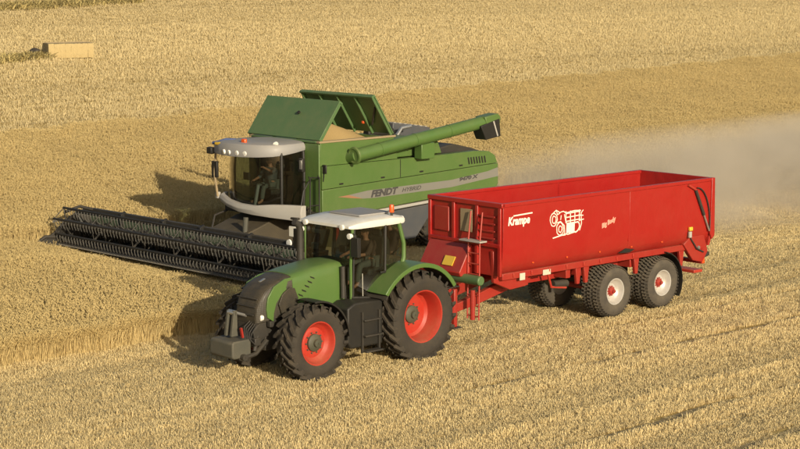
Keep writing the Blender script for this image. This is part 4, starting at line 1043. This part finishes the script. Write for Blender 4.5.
    for q in (.18, .45, .72):
        c = a0.lerp(a1, q); r_ = MB().lathe([(.196, -.02), (.205, -.02), (.205, .02), (.196, .02)], (0, 0, 0), 0, 20).build('auger_clamp', 'green', t, smooth=40); r_.location = c; r_.rotation_euler = (0, R(6.7), R(0))
    MB().span(-3.2, -3.75, 1.63, 1.95, 2.90, 3.38).build('auger_cradle', 'green', t, bevel=.02)
    MB().prism([(-5.65, 4.05), (-6.25, 4.13), (-6.36, 4.02), (-6.30, 3.55), (-5.80, 3.62)], 1, 1.78, 2.22).build('auger_head', 'green_dusty', t, bevel=.03)
    MB().prism([(-5.45, 3.78), (-6.28, 3.97), (-6.34, 3.42), (-5.68, 3.34)], 1, 1.80, 2.242).build('auger_spout', 'black', t, bevel=.02)
    MB().prism([(-5.98, 3.90), (-6.03, 3.91), (-6.22, 3.44), (-6.17, 3.43)], 1, 2.242, 2.252).build('spout_strap', 'light_grey', t)
    # cab
    cab = empty('cab', (0, 0, 0), 0, t)
    MB().span(.60, 1.95, -1.05, 1.05, 1.55, 1.72).build('floor', 'black', cab, bevel=.02)
    MB().span(.585, .64, -.98, .98, 1.72, 3.45).build('rear_wall', 'black', cab)
    prof = [(1.05, .68), (1.08, 1.55), (.86, 1.92), (.45, 2.06), (0, 2.10)]
    ring = prof + [(-y, x) for y, x in reversed(prof[:-1])]
    def cabring(z, k=1.0, dx=0): return [((x - .68) * k + .68 + dx, y * k, z) for y, x in ring]
    zz = [1.72, 2.2, 2.8, 3.36]; kk = [.97, 1.0, 1.0, .97]
    # panes between pillars
    def pane(i0, i1, name):
        MB().loft([[cabring(z, k)[i] for i in range(i0, i1 + 1)] for z, k in zip(zz, kk)], False, False).build(name, 'glass_dark', cab, smooth=70)
    pane(0, 1, 'door_window'); pane(1, 3, 'corner_window'); pane(3, 5, 'windscreen'); pane(5, 7, 'corner_window'); pane(7, 8, 'side_window')
    for i in (0, 1, 7, 8):
        MB().tube([cabring(z, k)[i] for z, k in zip(zz, kk)], .045, 8).build('cab_pillar', 'black', cab)
    MB().tube([(cabring(1.72, .97)[i]) for i in range(9)], .05, 8).build('window_sill', 'black', cab)
    plan = [(.58, 1.0), (1.0, 1.10), (1.45, 1.12), (1.80, .98), (2.08, .62), (2.24, .15), (2.30, -.35), (2.27, -.85), (2.14, -1.28), (1.85, -1.46), (1.4, -1.42), (1.0, -1.32), (.58, -1.2)]
    rf = []
    for z, k, droop in ((3.30, .93, .05), (3.285, .985, .06), (3.34, 1.0, .05), (3.50, .995, .02), (3.585, .95, 0), (3.625, .84, 0), (3.65, .45, 0)):
        rf.append([(1.15 + (x - 1.15) * (k if x > .6 else 1), -.12 + (y + .12) * k, z + .10 * max(0, (1.5 - x)) * (z < 3.4) - droop * max(0, x - 1.5) * 1.4) for x, y in plan])
    MB().loft(rf).build('roof', 'grey', cab, smooth=38)
    for y in (-.62, -.38, -.06, .22, .98): 
        q = MB().lathe([(.005, .05), (.07, .045), (.08, .0), (.06, -.06)], (0, 0, 0), 0, 14).build('roof_lamp', 'lamp', cab)
        q.location = (2.27 - .22 * max(0, y + .2), y, 3.33); q.rotation_euler = (0, R(10), -y * -.5)
        if y > .9: q.location = (1.60, .90, 3.61)
    MB().box((2.02, -.02, 3.62), (.10, .18, .22)).build('beacon', 'orange', cab, bevel=.03)
    MB().tube([(1.75, -.75, 3.63), (1.95, -.95, 3.64), (2.1, -1.1, 3.57), (2.12, -1.35, 3.52)], .045, 8).build('blue_roof_reflection', 'blue', cab)  # blue reflection on the curved roof corner, put in as a coloured bar
    MB().box((2.14, -1.44, 3.30), (.16, .22, .20)).build('camera_box', 'black', cab, bevel=.03)
    MB().box((2.16, -1.02, 3.53), (.10, .30, .09)).build('yellow_roof_reflection', 'yellow', cab, bevel=.02)  # yellow reflection on the same roof corner, put in as a coloured block
    MB().tube([(2.05, -1.30, 3.42), (2.10, -1.32, 2.6), (2.05, -1.25, 1.95)], .035, 8).build('mirror_pole', 'tan_panel', cab)
    MB().box((2.08, -1.32, 2.75), (.08, .26, .48)).build('mirror', 'black', cab, bevel=.02)
    MB().tube([(1.0, 1.12, 3.1), (1.05, 1.36, 3.1)], .02, 6).build('mirror_stay', 'black', cab)
    MB().box((1.05, 1.38, 3.0), (.12, .20, .40)).build('mirror', 'black', cab, bevel=.03)
    MB().box((1.12, 1.42, 3.02), (.02, .10, .26)).build('mirror_face', 'steel', cab, bevel=.005)
    MB().box((.98, -.05, 2.12), (.5, .55, .16)).box((.74, -.05, 2.52), (.14, .52, .75), (0, -.1, 0)).build('seat', 'dark', cab, bevel=.05, seg=3)
    MB().tube([(1.62, -.05, 1.75), (1.48, -.05, 2.35)], .05, 10).build('steering_column', 'grey', cab)
    sw = MB().lathe([(.20 + .018 * math.cos(a), .018 * math.sin(a)) for a in [i * math.pi / 3 for i in range(7)]], (0, 0, 0), 2, 20).build('steering_wheel', 'black', cab); sw.location = (1.47, -.05, 2.38); sw.rotation_euler = (0, R(-22), 0)
    MB().box((1.10, -.50, 2.32), (.55, .22, .14)).build('armrest', 'dark', cab, bevel=.03)
    MB().box((1.45, -.62, 2.55), (.08, .26, .22)).build('monitor', 'black', cab, bevel=.02)
    # front platform bumper below the cab
    rr = []
    for y, x, zt, zb in ((-1.32, 1.75, 2.06, 1.88), (-1.18, 2.0, 2.02, 1.80), (-.6, 2.2, 1.93, 1.71), (0, 2.26, 1.87, 1.62), (.6, 2.22, 1.86, 1.58), (1.2, 2.08, 1.93, 1.55), (1.7, 1.88, 1.95, 1.52), (2.15, 1.70, 1.95, 1.50)):
        rr.append([(x, y, zb), (x + .05, y, (zb + zt) / 2), (x, y, zt), (x - .16, y, zt), (x - .16, y, zb)])
    MB().loft(rr).build('front_bumper', 'light_grey', t, bevel=.02, smooth=40)
    MB().span(.62, 1.85, 1.1, 2.1, 1.56, 1.62).build('platform', 'dark', t, bevel=.01)
    MB().box((1.75, 1.72, 1.80), (.05, .22, .09), (0, 0, -.4)).build('headlamp', 'lamp', t, bevel=.01)
    MB().box((2.0, -1.30, 1.98), (.12, .14, .20)).build('corner_lamp', 'light_grey', t, bevel=.03)
    for y, x in ((1.75, .70), (1.75, 1.05)):
        MB().tube([(x, y, 1.55), (x, y, 2.62), (x + .05, y, 2.70)], .022, 6).build('ladder_rail', 'black', t)
    MB().tube([(.62, 1.68, 2.62), (.95, 1.68, 2.66), (1.3, 1.75, 2.3), (1.5, 1.8, 1.6)], .022, 6).build('hand_rail', 'black', t)
    for k in range(6): MB().tube([(.70, 1.75, .6 + .25 * k), (1.05, 1.75, .6 + .25 * k)], .02, 6).build('ladder_rung', 'black', t)
    MB().box((.45, 1.70, 2.86), (.05, .16, .26)).build('side_mirror', 'black', t, bevel=.02)
    MB().tube([(.45, 1.64, 2.5), (.45, 1.68, 2.75)], .014, 6).build('mirror_stay', 'black', t)
    # feeder house
    MB().prism([(.6, 1.35), (.9, 1.55), (1.7, 1.42), (3.15, .95), (3.15, .25), (2.2, .38), (.6, .75)], 1, -.85, .85).build('feeder_house', 'feeder', t, bevel=.03)
    for s in (1, -1): MB().tube([(1.3, .95 * s, .75), (2.9, .95 * s, .45)], .06, 10).build('lift_cylinder', 'steel', t)
    MB().tube([(2.55, .62, .95), (2.5, .62, 1.55)], .075, 10).build('drive_post', 'weight', t)
    MB().tube([(2.7, -.75, 1.0), (2.4, -.95, 1.45), (1.9, -1.0, 1.55)], .03, 8).build('hydraulic_hose', 'hose', t)
    # header
    h = empty('header', (0, 0, .10), 0, t)
    HW = 6.1
    posts = [-4.35, -2.25, -.45, 1.75, 3.9]
    edges = [-6.05] + posts + [6.05]
    for k, (ya, yb) in enumerate(zip(edges, edges[1:])):
        MB().prism([(3.20, .28), (3.26, .28), (3.30, .92), (3.22, 1.02), (3.16, .98)], 1, ya + .05, yb - .05).build('back_panel', 'header_green', h, bevel=.008)
    for y in posts: MB().prism([(3.12, .3), (3.36, .3), (3.36, 1.12), (3.2, 1.2), (3.12, 1.1)], 1, y - .05, y + .05).build('frame_post', 'black', h, bevel=.008)
    MB().span(3.10, 3.24, -HW, HW, 1.04, 1.14).build('top_beam', 'dark', h, bevel=.012)
    MB().span(3.0, 3.2, -HW, HW, .18, .34).build('lower_beam', 'dark', h, bevel=.012)
    MB().prism([(3.2, .20), (4.35, .14), (4.35, .17), (3.2, .25)], 1, -HW + .03, HW - .03).build('table', 'dark', h)
    sc_ = MB(); sc_.tube([(3.62, -HW + .08, .55), (3.62, HW - .08, .55)], .16, 14); sc_.build('intake_auger', 'dark', h)
    fl = MB(); N = 220; ringA, ringB = [], []
    for k in range(N + 1):
        y = -HW + .1 + (2 * HW - .2) * k / N; a = (abs(y) * 2 * math.pi / .62) * (1 if y > 0 else -1)
        ringA.append((3.62 + .15 * math.cos(a), y, .55 + .15 * math.sin(a))); ringB.append((3.62 + .29 * math.cos(a), y, .55 + .29 * math.sin(a)))
    fl.loft([ringA, ringB], False, False); fl.build('auger_flight', 'dark', h, smooth=60)
    for s in (1, -1):
        MB().prism([(3.05, .15), (3.05, 1.05), (3.35, 1.18), (4.0, .95), (4.55, .52), (5.15, .22), (5.2, .12), (4.4, .10)], 1, s * (HW - .02), s * (HW + .06)).build('end_wall', 'dark', h, bevel=.012)
        MB().tube([(4.4, s * (HW + .02), .35), (4.9, s * (HW + .02), .40), (5.35, s * (HW + .02), .16)], [.07, .06, .015], 8).build('crop_divider', 'dark', h)
        MB().tube([(3.2, s * (HW - .08), 1.1), (3.7, s * (HW - .08), 1.24), (4.2, s * (HW - .08), 1.12)], .05, 8).build('reel_arm', 'dark', h)
        MB().tube([(3.5, s * (HW - .08), .5), (3.85, s * (HW - .08), 1.15)], .035, 8).build('reel_lift_cylinder', 'steel', h)
    MB().box((4.45, -HW - .07, .86), (.26, .02, .06), (0, .2, 0)).build('end_marker', 'letter_white', h)
    cut = MB(); cut.span(4.33, 4.42, -HW, HW, .13, .17)
    for k in range(160): y = -HW + .04 + k * (2 * HW - .08) / 159; cut.add([(4.42, y - .022, .135), (4.42, y + .022, .135), (4.42, y, .165), (4.52, y, .14)], [(0, 1, 2), (0, 1, 3), (1, 2, 3), (0, 2, 3)])
    cut.build('cutter_bar', 'tine', h, smooth=0)
    # reel: tube, spider plates, six bats with spring tines
    rc = Vector((4.22, 0, .80)); RR = .47
    MB().tube([(rc.x, -HW + .12, rc.z), (rc.x, HW - .12, rc.z)], .10, 12).build('reel_tube', 'dark', h)
    ang = [R(20 + 60 * k) for k in range(6)]
    for y in np.linspace(-HW + .14, HW - .14, 7):
        sp = MB()
        for a in ang: sp.box(rc + Vector((math.cos(a) * RR / 2, y, math.sin(a) * RR / 2)), (RR, .02, .05), (0, -a, 0))
        pts = [(rc.x + RR * math.cos(a), y, rc.z + RR * math.sin(a)) for a in ang]
        for a_, b_ in zip(pts, pts[1:] + pts[:1]): sp.tube([a_, b_], .014, 5)
        sp.build('reel_spider', 'dark', h)
    for a in ang:
        bx, bz = rc.x + RR * math.cos(a), rc.z + RR * math.sin(a)
        MB().tube([(bx, -HW + .12, bz), (bx, HW - .12, bz)], .036, 8).build('reel_bat', 'black', h)
        tn = MB()
        for k in range(int((2 * HW - .3) / .155)):
            y = -HW + .17 + k * .155
            tn.tube([(bx, y, bz + .02), (bx + .015, y, bz - .10), (bx - .03, y, bz - .25)], [.014, .011, .008], 4)
        tn.build('reel_tines', 'tine', h, smooth=0)['kind'] = 'stuff'
    MB().box((3.2, 3.55, 1.42), (.04, .34, .28)).tube([(3.17, 3.55, 1.0), (3.17, 3.55, 1.3)], .02, 6).build('warning_board', 'letter_white', h, bevel=.008)
    q = MB().lathe([(.005, .05), (.09, .045), (.10, 0)], (3.3, 3.5, 1.12), 0, 14).build('header_lamp', 'lamp', h)
    return t
make_combine()
make_person('driver with one arm raised inside the combine cab', in_vehicle(COMBINE, (.96, -.05, 2.24)), R(COMBINE[2]), 'shirt_blue', [(.52, .30, .62), (.42, -.30, .22)], lean=.06)

# ------------------------------------------------------------------ straw bale and stone far up the field
def make_bale():
    x, y = -16.6, 92.7
    b = empty('straw_bale', (x, y, float(terrain(x, y)) - .02), R(26))
    tag(b, 'large square straw bale alone on the far stubble near the upper corner', 'straw bale')
    m, nt, p = new_mat('baled_straw')
    tc = nd(nt, "ShaderNodeTexCoord"); mp = nd(nt, "ShaderNodeMapping"); mp.inputs['Scale'].default_value = (9, 2, 3); nt.links.new(tc.outputs['Object'], mp.inputs[0])
    nz = nd(nt, "ShaderNodeTexNoise"); setin(nz, Scale=2.0, Detail=6.0, Roughness=0.7); nt.links.new(mp.outputs[0], nz.inputs['Vector'])
    rp = nd(nt, "ShaderNodeMix", data_type='RGBA'); nt.links.new(nz.outputs['Fac'], rp.inputs[0]); rp.inputs[6].default_value = (0.36, 0.275, 0.125, 1); rp.inputs[7].default_value = (0.52, 0.40, 0.19, 1)
    nt.links.new(rp.outputs[2], p.inputs['Base Color']); p.inputs['Roughness'].default_value = .9
    n = 8
    for k in range(n):          # pressed flakes, each a little different
        x0 = -1.15 + 2.30 * k / n; d = [random.uniform(-.015, .015) for _ in range(3)]
        bm = bmesh.new(); bmesh.ops.create_cube(bm, size=1)
        bmesh.ops.subdivide_edges(bm, edges=bm.edges, cuts=3, use_grid_fill=True)
        for v_ in bm.verts:
            c_ = v_.co; rd = .05 if abs(c_.y) > .49 and abs(c_.z) > .49 else 0
            v_.co = Vector((x0 + 1.15 / n + c_.x * 2.30 / n, c_.y * (1.15 + d[0] - rd), .38 + c_.z * (.76 + d[2] - rd))) + Vector([random.uniform(-.012, .012) for _ in range(3)])
        me = bpy.data.meshes.new('flake'); bm.to_mesh(me); bm.free(); me.materials.append(m)
        fo = bpy.data.objects.new('flake', me); COL.objects.link(fo); fo.parent = b
    for y_ in (-.4, -.2, 0, .2, .4):
        MB().tube([(-1.16, y_, .03), (-1.16, y_, .785), (1.16, y_, .785), (1.16, y_, .03)], .006, 5).build('twine', 'tan_panel', b)
make_bale()
def make_stone():
    x, y = -18.25, 92.6
    bm = bmesh.new(); bmesh.ops.create_icosphere(bm, subdivisions=3, radius=.26)
    for v in bm.verts:
        v.co *= 1 + .22 * math.sin(v.co.x * 9 + 2) * math.sin(v.co.y * 7) + random.uniform(-.05, .05); v.co.z *= .6
    me = bpy.data.meshes.new('field_stone'); bm.to_mesh(me); bm.free(); me.materials.append(M['dark'])
    o = bpy.data.objects.new('field_stone', me); COL.objects.link(o); o.location = (x, y, float(terrain(x, y)) + .18)
    tag(o, 'small dark lump lying on the stubble beside the straw bale', 'stone')
make_stone()

# ------------------------------------------------------------------ dust drifting behind the machines
def make_dust():
    m = bpy.data.materials.new('harvest_dust'); m.use_nodes = True
    nt = m.node_tree; L = nt.links.new
    nt.nodes.remove(nt.nodes["Principled BSDF"])
    pv = nd(nt, "ShaderNodeVolumePrincipled"); setin(pv, Color=(0.87, 0.775, 0.62, 1), Anisotropy=-0.05)
    tc = nd(nt, "ShaderNodeTexCoord"); sx = nd(nt, "ShaderNodeSeparateXYZ"); L(tc.outputs['Object'], sx.inputs[0])
    def math_(op, a, b=None, clamp=False):
        n = nd(nt, "ShaderNodeMath", operation=op, use_clamp=clamp)
        for i, q in enumerate((a, b)):
            if q is None: continue
            if isinstance(q, (int, float)): n.inputs[i].default_value = q
            else: L(q, n.inputs[i])
        return n.outputs[0]
    x, y, z = sx.outputs
    nz = nd(nt, "ShaderNodeTexNoise"); setin(nz, Scale=0.30, Detail=4.0, Roughness=0.6, Distortion=0.8); L(tc.outputs['Object'], nz.inputs['Vector'])
    wide = math_('MULTIPLY_ADD', math_('MULTIPLY', x, -1), .16); 
    wide.node.inputs[2].default_value = 3.8
    ry = math_('DIVIDE', math_('ADD', y, -1.2), wide)
    rz = math_('DIVIDE', z, 3.1)
    r2 = math_('ADD', math_('MULTIPLY', ry, ry), math_('MULTIPLY', rz, rz))
    edge = math_('SUBTRACT', 1.0, r2, True)
    fx = nd(nt, "ShaderNodeMapRange"); L(x, fx.inputs[0]); setin(fx, From_Min=-7.5, From_Max=-13.0, To_Min=0.0, To_Max=1.0)
    fe = nd(nt, "ShaderNodeMapRange"); L(x, fe.inputs[0]); setin(fe, From_Min=-46.0, From_Max=-40.0, To_Min=0.0, To_Max=1.0)
    nr = nd(nt, "ShaderNodeMapRange"); L(nz.outputs['Fac'], nr.inputs[0]); setin(nr, From_Min=0.40, From_Max=0.64, To_Min=0.05, To_Max=1.25)
    d = math_('MULTIPLY', math_('MULTIPLY', edge, fx.outputs[0]), math_('MULTIPLY', fe.outputs[0], nr.outputs[0]))
    L(math_('MULTIPLY', d, DUST_DENSITY), pv.inputs['Density'])
    L(pv.outputs[0], nt.nodes["Material Output"].inputs['Volume'])
    o = MB().add([(-7.5, -4.5, .02), (-7.5, 6.4, .02), (-46, 12.5, .02), (-46, -10.5, .02), (-7.5, -4.5, 3.5), (-7.5, 6.4, 3.5), (-46, 12.5, 3.5), (-46, -10.5, 3.5)],
                 [(0, 1, 2, 3), (4, 5, 6, 7), (0, 1, 5, 4), (1, 2, 6, 5), (2, 3, 7, 6), (3, 0, 4, 7)]).build('dust', m, smooth=0)
    o.location = (COMBINE[0], COMBINE[1], 0); o.rotation_euler = (0, 0, hx)
    tag(o, 'pale dust cloud drifting behind the combine and the trailer', 'dust', kind='stuff')
DUST_DENSITY = 0.46
make_dust()
